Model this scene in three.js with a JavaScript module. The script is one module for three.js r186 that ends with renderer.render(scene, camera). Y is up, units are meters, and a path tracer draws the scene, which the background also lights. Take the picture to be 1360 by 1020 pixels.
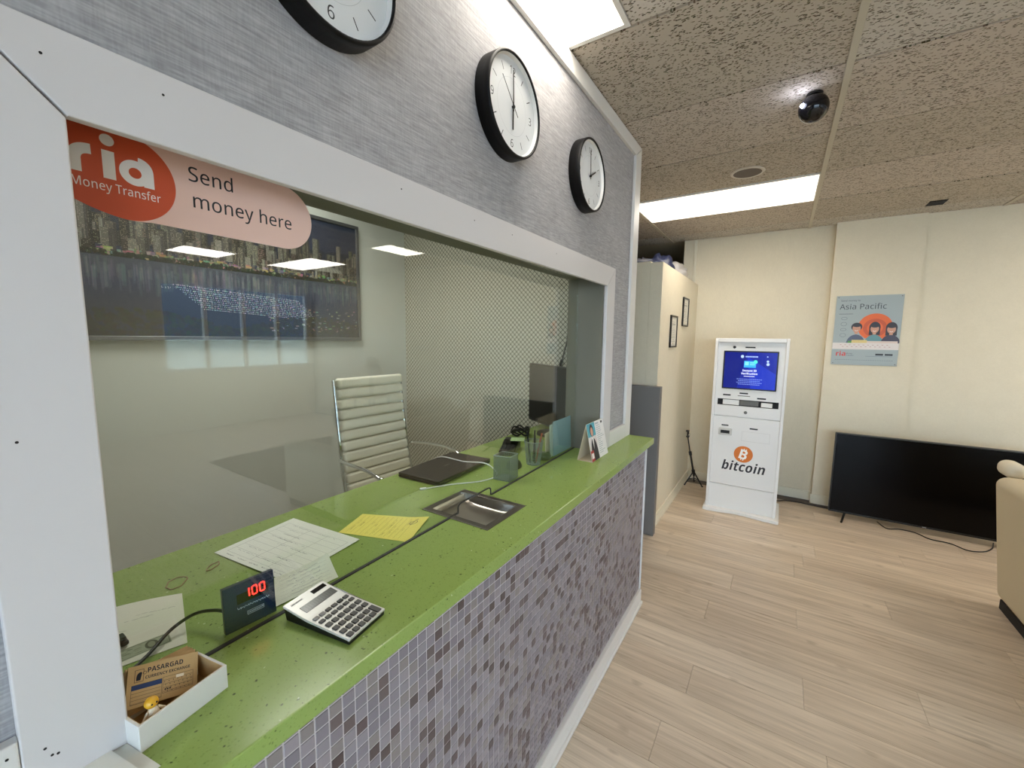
import * as THREE from 'three';
import { RoundedBoxGeometry } from 'three/addons/geometries/RoundedBoxGeometry.js';
import { mergeGeometries } from 'three/addons/utils/BufferGeometryUtils.js';
import { RectAreaLightUniformsLib } from 'three/addons/lights/RectAreaLightUniformsLib.js';

// ------------------------------------------------------------------ camera, sky, light levels, exposure
const scene = new THREE.Scene();
const camera = new THREE.PerspectiveCamera(2 * Math.atan(510 / 549.08) * 180 / Math.PI, 1360 / 1020, 0.02, 60);
camera.position.set(0, 1.55, 0);
camera.rotation.order = 'YXZ';
camera.rotation.set(-0.112254, 0.574147, 0.0112247);
const renderer = new THREE.WebGLRenderer();
renderer.toneMapping = THREE.LinearToneMapping;
renderer.toneMappingExposure = 1.8;
renderer.shadowMap.enabled = true;
RectAreaLightUniformsLib.init();
scene.background = new THREE.Color().setRGB(0.69, 0.83, 1.03);   // overcast daylight outside the shop windows
scene.backgroundIntensity = 7.5;
const TUBE = new THREE.Color().setRGB(1.0, 0.93, 0.83);         // fluorescent panels
const PANEL = 9;

// ------------------------------------------------------------------ helpers
const PI = Math.PI, V = (x, y, z) => new THREE.Vector3(x, y, z);
function rng(seed) { let s = seed | 0; return () => { s = (s + 0x6d2b79f5) | 0; let t = Math.imul(s ^ (s >>> 15), 1 | s); t = (t + Math.imul(t ^ (t >>> 7), 61 | t)) ^ t; return ((t ^ (t >>> 14)) >>> 0) / 4294967296; }; }
const used = new Map();
function numbered(name) { const n = used.get(name) || 0; used.set(name, n + 1); return n ? name + '_' + String(n).padStart(3, '0') : name; }
function thing(name, label, category, pos = [0, 0, 0], ry = 0, group) {
  const o = new THREE.Group(); o.name = numbered(name); o.position.set(...pos); o.rotation.y = ry; o.userData = { label, category };
  if (group) o.userData.group = group; scene.add(o); return o;
}
function part(name, geo, mat, parent, label) {
  const m = new THREE.Mesh(geo, mat); m.name = name; m.castShadow = m.receiveShadow = true; if (label) m.userData.label = label; parent.add(m); return m;
}
function single(name, geo, mat, label, category, group) {
  const m = part(numbered(name), geo, mat, scene); m.userData = { label, category }; if (group) m.userData.group = group; return m;
}
function structure(name, geo, mat, label, category) {
  const m = part(name, geo, mat, scene); m.userData = { kind: 'structure', label, category }; return m;
}
function structureGroup(name, label, category) { const g = new THREE.Group(); g.name = name; g.userData = { kind: 'structure', label, category }; scene.add(g); return g; }
const bx = (x0, x1, y0, y1, z0, z1) => new THREE.BoxGeometry(Math.abs(x1 - x0), Math.abs(y1 - y0), Math.abs(z1 - z0)).translate((x0 + x1) / 2, (y0 + y1) / 2, (z0 + z1) / 2);
const rb = (x0, x1, y0, y1, z0, z1, r = 0.003, s = 2) => new RoundedBoxGeometry(Math.abs(x1 - x0), Math.abs(y1 - y0), Math.abs(z1 - z0), s, Math.min(r, Math.abs(x1 - x0) / 2.01, Math.abs(y1 - y0) / 2.01, Math.abs(z1 - z0) / 2.01)).translate((x0 + x1) / 2, (y0 + y1) / 2, (z0 + z1) / 2);
const cyl = (r0, r1, h, x = 0, y = 0, z = 0, seg = 24) => new THREE.CylinderGeometry(r1, r0, h, seg).translate(x, y + h / 2, z);
const tube = (pts, r, seg = 40, rad = 8, closed = false) => new THREE.TubeGeometry(new THREE.CatmullRomCurve3(pts.map((p) => V(...p)), closed, 'centripetal'), seg, r, rad, closed);
function rod(a, b, r, seg = 10, r2 = r) {
  const A = V(...a), B = V(...b), d = B.clone().sub(A), g = new THREE.CylinderGeometry(r2, r, d.length(), seg);
  g.applyQuaternion(new THREE.Quaternion().setFromUnitVectors(V(0, 1, 0), d.clone().normalize())); return g.translate(...A.add(B).multiplyScalar(0.5).toArray());
}
const merge = (gs) => mergeGeometries(gs.map((g) => { const n = g.index ? g.toNonIndexed() : g.clone(); for (const k of Object.keys(n.attributes)) if (!['position', 'normal', 'uv'].includes(k)) n.deleteAttribute(k); n.clearGroups(); return n; }));
function boxUV(g, s = 1, du = 0, dv = 0) {   // texture coordinates in metres / s, by the way the face points
  const p = g.attributes.position, n = g.attributes.normal, uv = new Float32Array(p.count * 2);
  for (let i = 0; i < p.count; i++) {
    const ax = Math.abs(n.getX(i)), ay = Math.abs(n.getY(i)), az = Math.abs(n.getZ(i)), x = p.getX(i), y = p.getY(i), z = p.getZ(i);
    const [u, v] = ay >= ax && ay >= az ? [x, z] : ax >= az ? [z, y] : [x, y];
    uv[i * 2] = u / s + du; uv[i * 2 + 1] = v / s + dv;
  }
  g.setAttribute('uv', new THREE.BufferAttribute(uv, 2)); return g;
}
function extrude(pts, depth, bevel = 0, holes = []) {
  const sh = pts instanceof THREE.Shape ? pts : new THREE.Shape(pts.map((p) => new THREE.Vector2(...p)));
  for (const h of holes) sh.holes.push(new THREE.Path(h.map((p) => new THREE.Vector2(...p))));
  return new THREE.ExtrudeGeometry(sh, { depth, bevelEnabled: bevel > 0, bevelSize: bevel, bevelThickness: bevel, bevelSegments: 2, bevelOffset: -bevel, curveSegments: 24 });
}
function sheet(corners, y, bend = () => 0, n = 14) {   // a leaf of paper between four (x, z) corners: A top-left, B top-right, C bottom-right, D bottom-left of its print
  const pos = [], uv = [], idx = [], side = (n + 1) * (n + 1);
  for (const dy of [0.0004, 0]) for (let j = 0; j <= n; j++) for (let i = 0; i <= n; i++) {
    const u = i / n, v = j / n, [A, B, C, D] = corners;
    const x = (A[0] * (1 - u) + B[0] * u) * (1 - v) + (D[0] * (1 - u) + C[0] * u) * v, z = (A[1] * (1 - u) + B[1] * u) * (1 - v) + (D[1] * (1 - u) + C[1] * u) * v;
    pos.push(x, y + bend(u, v) + dy, z); uv.push(u, 1 - v);
  }
  const q = (a, b, c, d) => idx.push(a, d, b, b, d, c);
  for (let j = 0; j < n; j++) for (let i = 0; i < n; i++) { const a = j * (n + 1) + i; q(a, a + 1, a + n + 2, a + n + 1); q(a + 1 + side, a + side, a + n + 1 + side, a + n + 2 + side); }
  const g = new THREE.BufferGeometry(); g.setAttribute('position', new THREE.Float32BufferAttribute(pos, 3)); g.setAttribute('uv', new THREE.Float32BufferAttribute(uv, 2)); g.setIndex(idx); g.computeVertexNormals();
  const nn = g.attributes.normal; let up = 0; for (let i = 0; i < side; i++) up += nn.getY(i);
  if (up < 0) { const ia = g.index.array; for (let i = 0; i < ia.length; i += 3) { const t = ia[i]; ia[i] = ia[i + 1]; ia[i + 1] = t; } g.computeVertexNormals(); }
  return g;
}
function canvas(w, h, draw) {
  const c = document.createElement('canvas'); c.width = w; c.height = h; draw(c.getContext('2d'), w, h);
  const t = new THREE.CanvasTexture(c); t.colorSpace = THREE.SRGBColorSpace; t.magFilter = THREE.LinearFilter; return t;
}
const wrap = (t, rx = 1, ry = 1) => { t.wrapS = t.wrapT = THREE.RepeatWrapping; t.repeat.set(rx, ry); return t; };
const lin = (t) => { const c = t.clone(); c.colorSpace = THREE.NoColorSpace; return c; };
// tileable value noise
function noiseField(seed, px, py) {
  const r = rng(seed), g = Float32Array.from({ length: px * py }, r), sm = (t) => t * t * (3 - 2 * t);
  return (u, v) => {
    const x = ((u % 1) + 1) % 1 * px, y = ((v % 1) + 1) % 1 * py, ix = Math.floor(x), iy = Math.floor(y), fx = sm(x - ix), fy = sm(y - iy);
    const a = g[(iy % py) * px + ix % px], b = g[(iy % py) * px + (ix + 1) % px], c = g[((iy + 1) % py) * px + ix % px], d = g[((iy + 1) % py) * px + (ix + 1) % px];
    return (a * (1 - fx) + b * fx) * (1 - fy) + (c * (1 - fx) + d * fx) * fy;
  };
}
function dataTex(w, h, f, srgb = true) {
  const d = new Uint8Array(w * h * 4);
  for (let y = 0; y < h; y++) for (let x = 0; x < w; x++) { const c = f(x / w, y / h), o = (y * w + x) * 4; d[o] = c[0]; d[o + 1] = c[1]; d[o + 2] = c[2]; d[o + 3] = 255; }
  const t = new THREE.DataTexture(d, w, h); t.magFilter = THREE.LinearFilter; t.wrapS = t.wrapT = THREE.RepeatWrapping; if (srgb) t.colorSpace = THREE.SRGBColorSpace; t.needsUpdate = true; return t;
}
const cl = (x) => Math.max(0, Math.min(255, x));
const std = (color, roughness = 0.6, more = {}) => new THREE.MeshStandardMaterial({ color, roughness, ...more });
const phys = (color, roughness, more = {}) => new THREE.MeshPhysicalMaterial({ color, roughness, ...more });
const printed = (map, roughness = 0.7, more = {}) => new THREE.MeshStandardMaterial({ map, roughness, ...more });
const facePlane = (w, h) => new THREE.PlaneGeometry(w, h);

// ------------------------------------------------------------------ surface textures
const nA = noiseField(11, 64, 64), nB = noiseField(12, 16, 16), nC = noiseField(13, 256, 256), nD = noiseField(14, 8, 8);
const weaveA = noiseField(21, 12, 256), weaveB = noiseField(22, 40, 512), weaveC = noiseField(23, 512, 64);
const wallpaperTex = dataTex(1024, 1024, (u, v) => { const k = 166 + 12 * (weaveA(u, v) - 0.5) + 30 * (weaveB(u, v) - 0.5) + 12 * (weaveC(u, v) - 0.5) + 6 * (nB(u, v) - 0.5); return [cl(k), cl(k - 2), cl(k - 1)]; });
const grainA = noiseField(31, 10, 60), grainB = noiseField(32, 16, 200), grainC = noiseField(33, 60, 480), grainD = noiseField(34, 6, 12), knot = noiseField(35, 26, 44);
const oakTex = dataTex(2048, 1024, (u, v) => {
  const wob = 0.012 * (grainD(u, v) - 0.5), a = grainA(u, v + wob), b = grainB(u, v + wob), c = grainC(u, v + wob * 0.5);
  let k = 0.30 * (a - 0.5) + 0.15 * (b - 0.5) + 0.12 * (c - 0.5) + 0.24 * (grainD(u * 1.0, v) - 0.5);
  if (b < 0.2) k -= (0.2 - b) * 0.7;
  { const q = knot(u, v); if (q > 0.86) k -= (q - 0.86) * 2.2; }
  return [cl(210 + 78 * k), cl(192 + 80 * k), cl(170 + 80 * k)];
});
const quartzTex = canvas(1024, 1024, (c, w, h) => {
  c.fillStyle = '#93ab5c'; c.fillRect(0, 0, w, h); const r = rng(5);
  for (let i = 0; i < 26000; i++) { const k = r(); c.fillStyle = k < 0.5 ? 'rgba(108,132,58,.35)' : k < 0.9 ? 'rgba(162,186,108,.3)' : 'rgba(70,100,35,.4)'; const s = 0.6 + r() * 2.4; c.fillRect(r() * w, r() * h, s, s); }
  for (let i = 0; i < 640; i++) { c.fillStyle = r() < 0.88 ? `rgba(48,56,26,${0.4 + r() * 0.5})` : 'rgba(222,232,190,.75)'; c.beginPath(); c.ellipse(r() * w, r() * h, 0.8 + r() * 2.6, 0.7 + r() * 1.7, r() * 3, 0, 7); c.fill(); }
}); wrap(quartzTex, 1 / 0.9, 1 / 0.9);
const tileTex = canvas(2048, 1024, (c, w, h) => {
  c.fillStyle = '#c9c1b6'; c.fillRect(0, 0, w, h); const r = rng(8);
  for (let i = 0; i < 5000; i++) { c.fillStyle = `rgba(${r() < 0.5 ? '228,220,206' : '164,152,138'},.3)`; c.fillRect(r() * w, r() * h, 2 + r() * 5, 2 + r() * 4); }
  c.lineCap = 'round';
  for (let i = 0; i < 5000; i++) {
    const x = r() * w, y = r() * h, a = (r() - 0.5) * 0.9, l = 4 + r() * r() * 20; c.lineWidth = 2.4 + r() * 4.2; c.strokeStyle = `rgba(${58 + r() * 26 | 0},${50 + r() * 24 | 0},42,${0.55 + r() * 0.45})`;
    c.beginPath(); c.moveTo(x, y); c.lineTo(x + Math.cos(a) * l, y + Math.sin(a) * l + (r() - 0.5) * 3); c.stroke();
  }
}); wrap(tileTex, 1, 1);
const latticeTex = canvas(512, 512, (c, w, h) => {   // four diamonds across
  c.fillStyle = '#d8d5c4'; c.fillRect(0, 0, w, h); c.lineCap = 'round';
  const n = 4, s = w / n;
  for (let k = -n; k <= 2 * n; k++) for (const d of [1, -1]) for (const [off, lw, st] of [[-4, 13, '#45453c'], [11, 5, '#6a6a5e']]) {
    c.strokeStyle = st; c.lineWidth = lw; c.beginPath(); c.moveTo(k * s + off, -4); c.lineTo(k * s + off + d * (h + 8), h + 4); c.stroke();
  }
  for (let j = 0; j <= 2 * n; j++) for (let i = 0; i <= 2 * n; i++) if ((i + j) % 2) {
    const x = i * s / 2, y = j * s / 2; c.fillStyle = '#9a988a'; for (let a = 0; a < 4; a++) { c.beginPath(); c.ellipse(x + Math.cos(a * PI / 2) * 9, y + Math.sin(a * PI / 2) * 9, 9, 5, a * PI / 2, 0, 7); c.fill(); }
  } else { c.fillStyle = '#4e4e45'; c.beginPath(); c.arc(i * s / 2, j * s / 2, 6, 0, 7); c.fill(); }
}); wrap(latticeTex, 1, 1);
const plasterTex = dataTex(512, 512, (u, v) => { const k = 2 * (nA(u, v) - 0.5) + 2.5 * (nB(u, v) - 0.5) + 4 * (nC(u, v) - 0.5); return [cl(222 + k), cl(211 + k), cl(186 + k)]; });
const leatherBump = dataTex(512, 512, (u, v) => { const k = 128 + 90 * (nC(u, v) - 0.5) + 60 * (nA(u * 2, v * 2) - 0.5); return [k, k, k]; }, false);

const M = {
  wallpaper: printed(wallpaperTex, 0.78, { bumpMap: lin(wallpaperTex), bumpScale: 0.0006 }),
  white: std('#d5d1d0', 0.42), whiteTrim: std('#dedbd6', 0.4), revealShaded: std('#6f6c5f', 0.6), cream: printed(plasterTex, 0.8), creamTrim: std('#e2dac4', 0.5), greyPanel: std('#77736f', 0.6),  // window lining tone is darkened: the shade of the recess is painted in
  quartz: phys('#ffffff', 0.2, { map: quartzTex, specularIntensity: 0.7 }), grout: std('#cdc7c8', 0.85), oak: printed(oakTex, 0.42), subfloor: std('#6d6257', 0.9),
  ceilingTile: printed(tileTex, 0.95, { bumpMap: lin(tileTex), bumpScale: 0.004 }), tee: std('#c3bba8', 0.55), plenum: std('#8a857c', 0.9), lattice: printed(latticeTex, 0.75), officeWall: std('#cdd1cb', 0.8),
  black: std('#0d0d0e', 0.4), blackGloss: phys('#050506', 0.08), blackMatte: std('#141416', 0.75), steel: std('#b9b4ac', 0.28, { metalness: 1 }), steelDark: std('#6f6a63', 0.42, { metalness: 0.9 }), chrome: std('#e4e4e4', 0.06, { metalness: 1 }),
  leather: phys('#d2c4a6', 0.5, { bumpMap: wrap(leatherBump.clone(), 3, 3), bumpScale: 0.0008 }), chairLeather: phys('#e4e1d2', 0.5), kioskWhite: std('#e8e6e2', 0.35), kioskEdge: std('#c9c7c2', 0.45),
  hole: std('#1b1917', 0.9), paperWhite: std('#e6e5dc', 0.85), silver: std('#8f9296', 0.35, { metalness: 0.8 }), rubber: std('#3b3a39', 0.8),
  glass: phys('#f8fbf8', 0, { transmission: 1, thickness: 0, ior: 1.52 }), clearGlass: phys('#f4f8f8', 0, { transmission: 1, thickness: 0, ior: 1.5 }), plug: std('#e9e8e2', 0.5), frosted: phys('#f2f6f0', 0.9, { transmission: 0.85, thickness: 0 }),
};
wrap(plasterTex, 1 / 1.2, 1 / 1.2);

// ------------------------------------------------------------------ room sizes (metres)
const CEIL = 2.60, WX = -0.738, BACK = -4.87, RIGHT = 6.2, FRONT = 3.0, OFFX = -2.60, OFFZ = -2.40, TOP = 0.982;
const glassX = (z) => -0.808 + 0.0315 * z;    // the pane stands a little out of line with the wall

// ------------------------------------------------------------------ floor with separate planks
{
  const floor = structureGroup('floor', 'greyed oak plank floor of the shop', 'floor');
  part('floor_base', bx(OFFX - 0.1, RIGHT + 0.15, -0.14, -0.012, BACK - 0.15, FRONT + 0.15), M.subfloor, floor);
  part('office_floor', boxUV(bx(OFFX, -0.95, -0.012, -0.001, BACK + 0.02, FRONT), 2.4), M.oak, floor);
  const oakTones = ['#ffffff', '#f8f6f4', '#fcfaf7', '#f4f1ee'].map((c) => { const m = M.oak.clone(); m.color.set(c); return m; }), P = 0.194, z0 = -2.010, r = rng(77), L = 1.22, known = { '-6': -0.59, '-5': -0.16, '-7': 0.18, '-3': -0.255, '-4': 0.18, '-1': 0.19, 0: -0.245, '-2': 0.615 };
  for (let k = -14; z0 + P * k < FRONT - 0.02; k++) {   // row k lies between z0 + P k and z0 + P (k + 1)
    const za = Math.max(z0 + P * k, BACK + 0.01), zb = Math.min(z0 + P * (k + 1), FRONT - 0.005); if (zb - za < 0.02) continue;
    const joint = known[k] ?? r() * L; let x = joint - L * Math.ceil((joint + 0.93) / L);
    for (; x < RIGHT - 0.01; x += L) {
      const xa = Math.max(x, -0.93), xb = Math.min(x + L, RIGHT - 0.005); if (xb - xa < 0.03) continue;
      const g = bx(xa + 0.0006, xb - 0.0006, -0.011, 0, za + 0.0007, zb - 0.0007), p = g.attributes.position, uv = g.attributes.uv, du = r(), dv = r();
      for (let i = 0; i < p.count; i++) uv.setXY(i, p.getX(i) / 2.6 + du, p.getZ(i) / 0.85 + dv);
      part('plank', g, oakTones[Math.floor(r() * 4)], floor);
    }
  }
}
// ------------------------------------------------------------------ walls
{
  const W = structure('wall_left', boxUV(merge([
    bx(-0.92, WX, 1.85, CEIL - 0.004, -2.41, FRONT), bx(-0.92, WX, TOP, 1.85, -2.41, -1.955), bx(-0.92, WX, TOP, 1.85, -0.140, FRONT)]), 0.9), M.wallpaper, 'grey woven-look wallpapered partition above the green counter', 'wall');
  structure('wall_left_base', boxUV(bx(-0.92, WX, 0, TOP - 0.001, 0.52, FRONT), 0.9), M.wallpaper, 'lower part of the grey wallpapered partition beyond the counter', 'wall');
  void W;
  const wb = structureGroup('wall_back', 'cream painted back wall with a shallow pilaster', 'wall');
  part('wall_panel', bx(-0.95, 0.345, 0, CEIL + 0.1, BACK - 0.12, BACK), boxed(M.cream), wb);
  part('pilaster', boxUV(bx(0.345, 0.935, 0, CEIL + 0.1, BACK - 0.12, -4.79)), M.cream, wb);
  part('wall_panel', boxUV(bx(0.935, RIGHT + 0.15, 0, CEIL + 0.1, BACK - 0.12, -4.825)), M.cream, wb);
  part('corner_post', boxUV(rb(-0.845, -0.82, 2.1, CEIL, -4.872, -4.855, 0.002)), M.creamTrim, wb);
  // half-height cream partition at the end of the passage, storage behind it
  structure('wall_partition', boxUV(bx(-0.88, -0.79, 0, 2.13, -4.868, -3.30)), M.cream, 'half-height cream partition with two small framed certificates', 'wall');
  structure('wall_partition_end', boxUV(bx(-2.2, -0.881, 0, 2.14, -3.36, -3.30)), M.cream, 'shaded end face of the half-height cream partition', 'wall');
  structure('wall_storage', boxUV(merge([bx(OFFX - 0.12, -0.83, 0, CEIL + 0.1, -9.12, -9.0), bx(-0.951, -0.83, 0, CEIL + 0.1, -9.0, BACK - 0.12), bx(OFFX - 0.12, OFFX, 0, CEIL + 0.1, -9.0, BACK - 0.12)])), M.cream, 'cream walls of the deep unlit store room beyond the partition', 'wall');
  structure('ceiling_storage', boxUV(bx(OFFX - 0.12, -0.83, CEIL + 0.016, CEIL + 0.1, -9.12, BACK)), M.cream, 'ceiling of the unlit store room', 'ceiling');
  structure('floor_storage', bx(OFFX - 0.12, -0.83, -0.14, -0.001, -9.12, BACK - 0.15), M.subfloor, 'floor of the unlit store room', 'floor');
  structure('wall_far_left', merge([bx(OFFX - 0.12, OFFX, 0, CEIL + 0.1, BACK - 0.12, OFFZ - 0.1), bx(OFFX - 0.12, OFFX, 0, CEIL + 0.1, OFFZ - 0.1, FRONT + 0.15)]), M.officeWall, 'pale office wall behind the framed city picture', 'wall');
  const lat = bx(OFFX, -0.925, 0, CEIL - 0.004, OFFZ - 0.08, OFFZ); boxUV(lat, 0.132);
  structure('wall_office', lat, M.lattice, 'diamond lattice papered end wall of the office', 'wall');
  structure('wall_front', boxUV(merge([bx(OFFX - 0.12, 0.2, 0, CEIL + 0.1, FRONT, FRONT + 0.15), bx(4.2, RIGHT + 0.15, 0, CEIL + 0.1, FRONT, FRONT + 0.15), bx(0.2, 4.2, 0, 0.25, FRONT, FRONT + 0.15), bx(0.2, 4.2, 2.4, CEIL + 0.1, FRONT, FRONT + 0.15)])), M.cream, 'cream wall behind the photographer', 'wall');
  const wz = [[-4.7, -2.4], [-0.9, 2.6]], pieces = [bx(RIGHT, RIGHT + 0.15, 0, 0.95, -4.80, FRONT), bx(RIGHT, RIGHT + 0.15, 2.35, CEIL + 0.1, -4.80, FRONT), bx(RIGHT, RIGHT + 0.15, 0.95, 2.35, -4.80, -4.7), bx(RIGHT, RIGHT + 0.15, 0.95, 2.35, -2.4, -0.9), bx(RIGHT, RIGHT + 0.15, 0.95, 2.35, 2.6, FRONT)];
  structure('wall_right', boxUV(merge(pieces)), M.cream, 'cream street wall with wide shop windows', 'wall');
  wz.forEach(([a, b], i) => {
    const w = structureGroup('window_' + (i + 2), i ? 'long shop window beside the entrance' : 'four-pane shop window facing the counter', 'window'), n = i ? 5 : 4;
    part('window_frame', merge([bx(RIGHT, RIGHT + 0.1, 0.95, 1.0, a, b), bx(RIGHT, RIGHT + 0.1, 2.3, 2.35, a, b), ...Array.from({ length: n + 1 }, (_, k) => { const z = a + (b - a) * k / n; return bx(RIGHT, RIGHT + 0.1, 1.0, 2.3, Math.max(a, z - 0.025), Math.min(b, z + 0.025)); })]), M.whiteTrim, w);
    for (let k = 0; k < n; k++) { const s = (b - a) / n; part('pane', bx(RIGHT + 0.05, RIGHT + 0.054, 1.0, 2.3, a + s * k + 0.025, a + s * (k + 1) - 0.025), M.clearGlass, w); part('frosted_film', bx(RIGHT + 0.046, RIGHT + 0.0475, 1.0, 1.46, a + s * k + 0.026, a + s * (k + 1) - 0.026), M.frosted, w); }
  });
}
{
  const w = structureGroup('window_4', 'wide shop front window behind the photographer', 'window');
  part('window_frame', merge([bx(0.2, 4.2, 0.25, 0.31, FRONT, FRONT + 0.1), bx(0.2, 4.2, 2.34, 2.4, FRONT, FRONT + 0.1), ...[0.2, 1.52, 2.84, 4.15].map((x) => bx(x, x + 0.05, 0.31, 2.34, FRONT, FRONT + 0.1))]), M.whiteTrim, w);
  for (const x of [0.25, 1.57, 2.89]) part('pane', bx(x, x + 1.26, 0.31, 2.34, FRONT + 0.05, FRONT + 0.054), M.clearGlass, w);
  structure('ground', bx(-12, 22, -0.3, -0.15, -20, 20), std('#8b8b8a', 0.9), 'grey pavement outside the shop', 'ground');
  structure('wall_opposite', bx(13.5, 15, -0.15, 4.6, -14, 8), std('#4a4e55', 0.8), 'dark building across the street', 'wall');
}
function boxed(m) { return m; }
structure('baseboard_partition', merge([bx(-0.789, -0.772, 0, 0.02, -4.86, -3.30), bx(-0.789, -0.777, 0.02, 0.095, -4.86, -3.30)]), M.creamTrim, 'cream baseboard along the half-height partition', 'baseboard');
structure('baseboard_back', merge([bx(-0.77, 0.345, 0, 0.09, BACK, BACK + 0.014), bx(0.333, 0.947, 0, 0.09, -4.79, -4.777), bx(0.947, RIGHT, 0, 0.09, -4.825, -4.812)]), M.creamTrim, 'cream baseboard along the back wall', 'baseboard');

// ------------------------------------------------------------------ ceiling of lay-in tiles
const GX = 0.145, GZ = -3.344, TX = 1.22, TZ = 0.617;
{
  const ceiling = structureGroup('ceiling', 'suspended ceiling of fissured mineral-fibre tiles', 'ceiling');
  part('ceiling_slab', bx(OFFX - 0.12, RIGHT + 0.15, CEIL + 0.1, CEIL + 0.2, BACK - 0.15, FRONT + 0.15), M.plenum, ceiling);
  const r = rng(41), geos = [], tileTones = ['#ffffff', '#f1ede6', '#fbf6f2'].map((c) => { const m = M.ceilingTile.clone(); m.color.set(c); return m; });
  const lights = [[-1.075, 0.145, GZ - TZ, GZ], [1.97, 2.585, GZ - TZ, GZ], [4.41, 5.025, GZ + TZ, GZ + 2 * TZ], [3.805, 5.025, GZ - TZ, GZ], [-1.115, -0.5, -1.485, -0.87], [-2.3, -1.69, -1.485, -0.87]];
  const addTile = (xa, xb, za, zb) => { if (xb - xa < 0.02 || zb - za < 0.02) return; const g = bx(xa + 0.002, xb - 0.002, CEIL + (r() < 0.35 ? 0.0022 : 0), CEIL + 0.016, za + 0.006, zb - 0.006), p = g.attributes.position, uv = g.attributes.uv, du = r(), dv = r(); for (let i = 0; i < p.count; i++) uv.setXY(i, p.getX(i) / 1.22 + du, p.getZ(i) / 0.61 + dv); part('ceiling_tile', g, tileTones[Math.floor(r() * 3)], ceiling); };
  for (let i = -3; i < 6; i++) for (let j = -3; j < 11; j++) {
    let boxes = [[Math.max(OFFX, GX + i * TX), Math.min(RIGHT, GX + (i + 1) * TX), Math.max(BACK, GZ + j * TZ), Math.min(FRONT, GZ + (j + 1) * TZ)]];
    for (const [a, b, c, d] of lights) boxes = boxes.flatMap(([xa, xb, za, zb]) => {   // leave the openings of the light panels free
      if (b <= xa + 0.01 || a >= xb - 0.01 || d <= za + 0.01 || c >= zb - 0.01) return [[xa, xb, za, zb]];
      return [[xa, Math.min(xb, a), za, zb], [Math.max(xa, b), xb, za, zb], [Math.max(xa, a), Math.min(xb, b), za, c], [Math.max(xa, a), Math.min(xb, b), d, zb]].filter((q) => q[1] - q[0] > 0.02 && q[3] - q[2] > 0.02);
    });
    boxes.forEach((q) => addTile(...q));
  }
  for (let i = -2; i < 6; i++) { const x = GX + i * TX; if (x > OFFX && x < RIGHT) part('tee_bar', rb(x - 0.0125, x + 0.0125, CEIL - 0.006, CEIL + 0.02, BACK, FRONT, 0.002, 1), M.tee, ceiling); }
  for (let j = -2; j < 11; j++) { const z = GZ + j * TZ; if (z < FRONT) for (let i = -3; i < 6; i++) { const xa = Math.max(OFFX, GX + i * TX + 0.0126), xb = Math.min(RIGHT, GX + (i + 1) * TX - 0.0126); if (xb > xa) part('cross_tee', bx(xa, xb, CEIL + 0.0135, CEIL + 0.024, z - 0.014, z + 0.014), M.tee, ceiling); } }
  void geos;
  // light panels
  const diffuser = std('#fff6e0', 0.6, { emissive: TUBE, emissiveIntensity: 1.3 }), names = ['long fluorescent ceiling panel in front of the cash machine corner', 'square ceiling light panel over the sofa', 'square ceiling light panel near the shop window', 'long ceiling light panel by the shop window', 'square frosted ceiling light panel against the clock wall', 'square ceiling light panel inside the office'];
  lights.forEach(([a, b, c, d], k) => {
    const t = thing('ceiling_light', names[k], 'ceiling light', [(a + b) / 2, CEIL, (c + d) / 2]), w = b - a, h = d - c, f = 0.018;
    part('light_frame', merge([bx(-w / 2, w / 2, -0.004, 0.03, -h / 2, -h / 2 + f), bx(-w / 2, w / 2, -0.004, 0.03, h / 2 - f, h / 2), bx(-w / 2, -w / 2 + f, -0.004, 0.03, -h / 2 + f, h / 2 - f), bx(w / 2 - f, w / 2, -0.004, 0.03, -h / 2 + f, h / 2 - f)]), M.whiteTrim, t);
    part('light_diffuser', bx(-w / 2 + f, w / 2 - f, 0.004, 0.008, -h / 2 + f, h / 2 - f), diffuser, t);
    const spans = k === 4 ? [[a + f, -0.925], [WX + 0.017, b - f]] : [[a + f, b - f]];
    for (const [xa, xb] of spans) { const l = new THREE.RectAreaLight(k === 5 ? new THREE.Color().setRGB(1, 0.98, 0.94) : TUBE, PANEL * [0.39, 0.82, 1, 0.85, 0.95, 0.85][k], xb - xa, h - 2 * f); l.name = 'fluorescent_glow'; l.rotation.x = -PI / 2; l.position.set((xa + xb) / 2 - (a + b) / 2, 0.001, 0); t.add(l); }
  });
}
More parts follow.
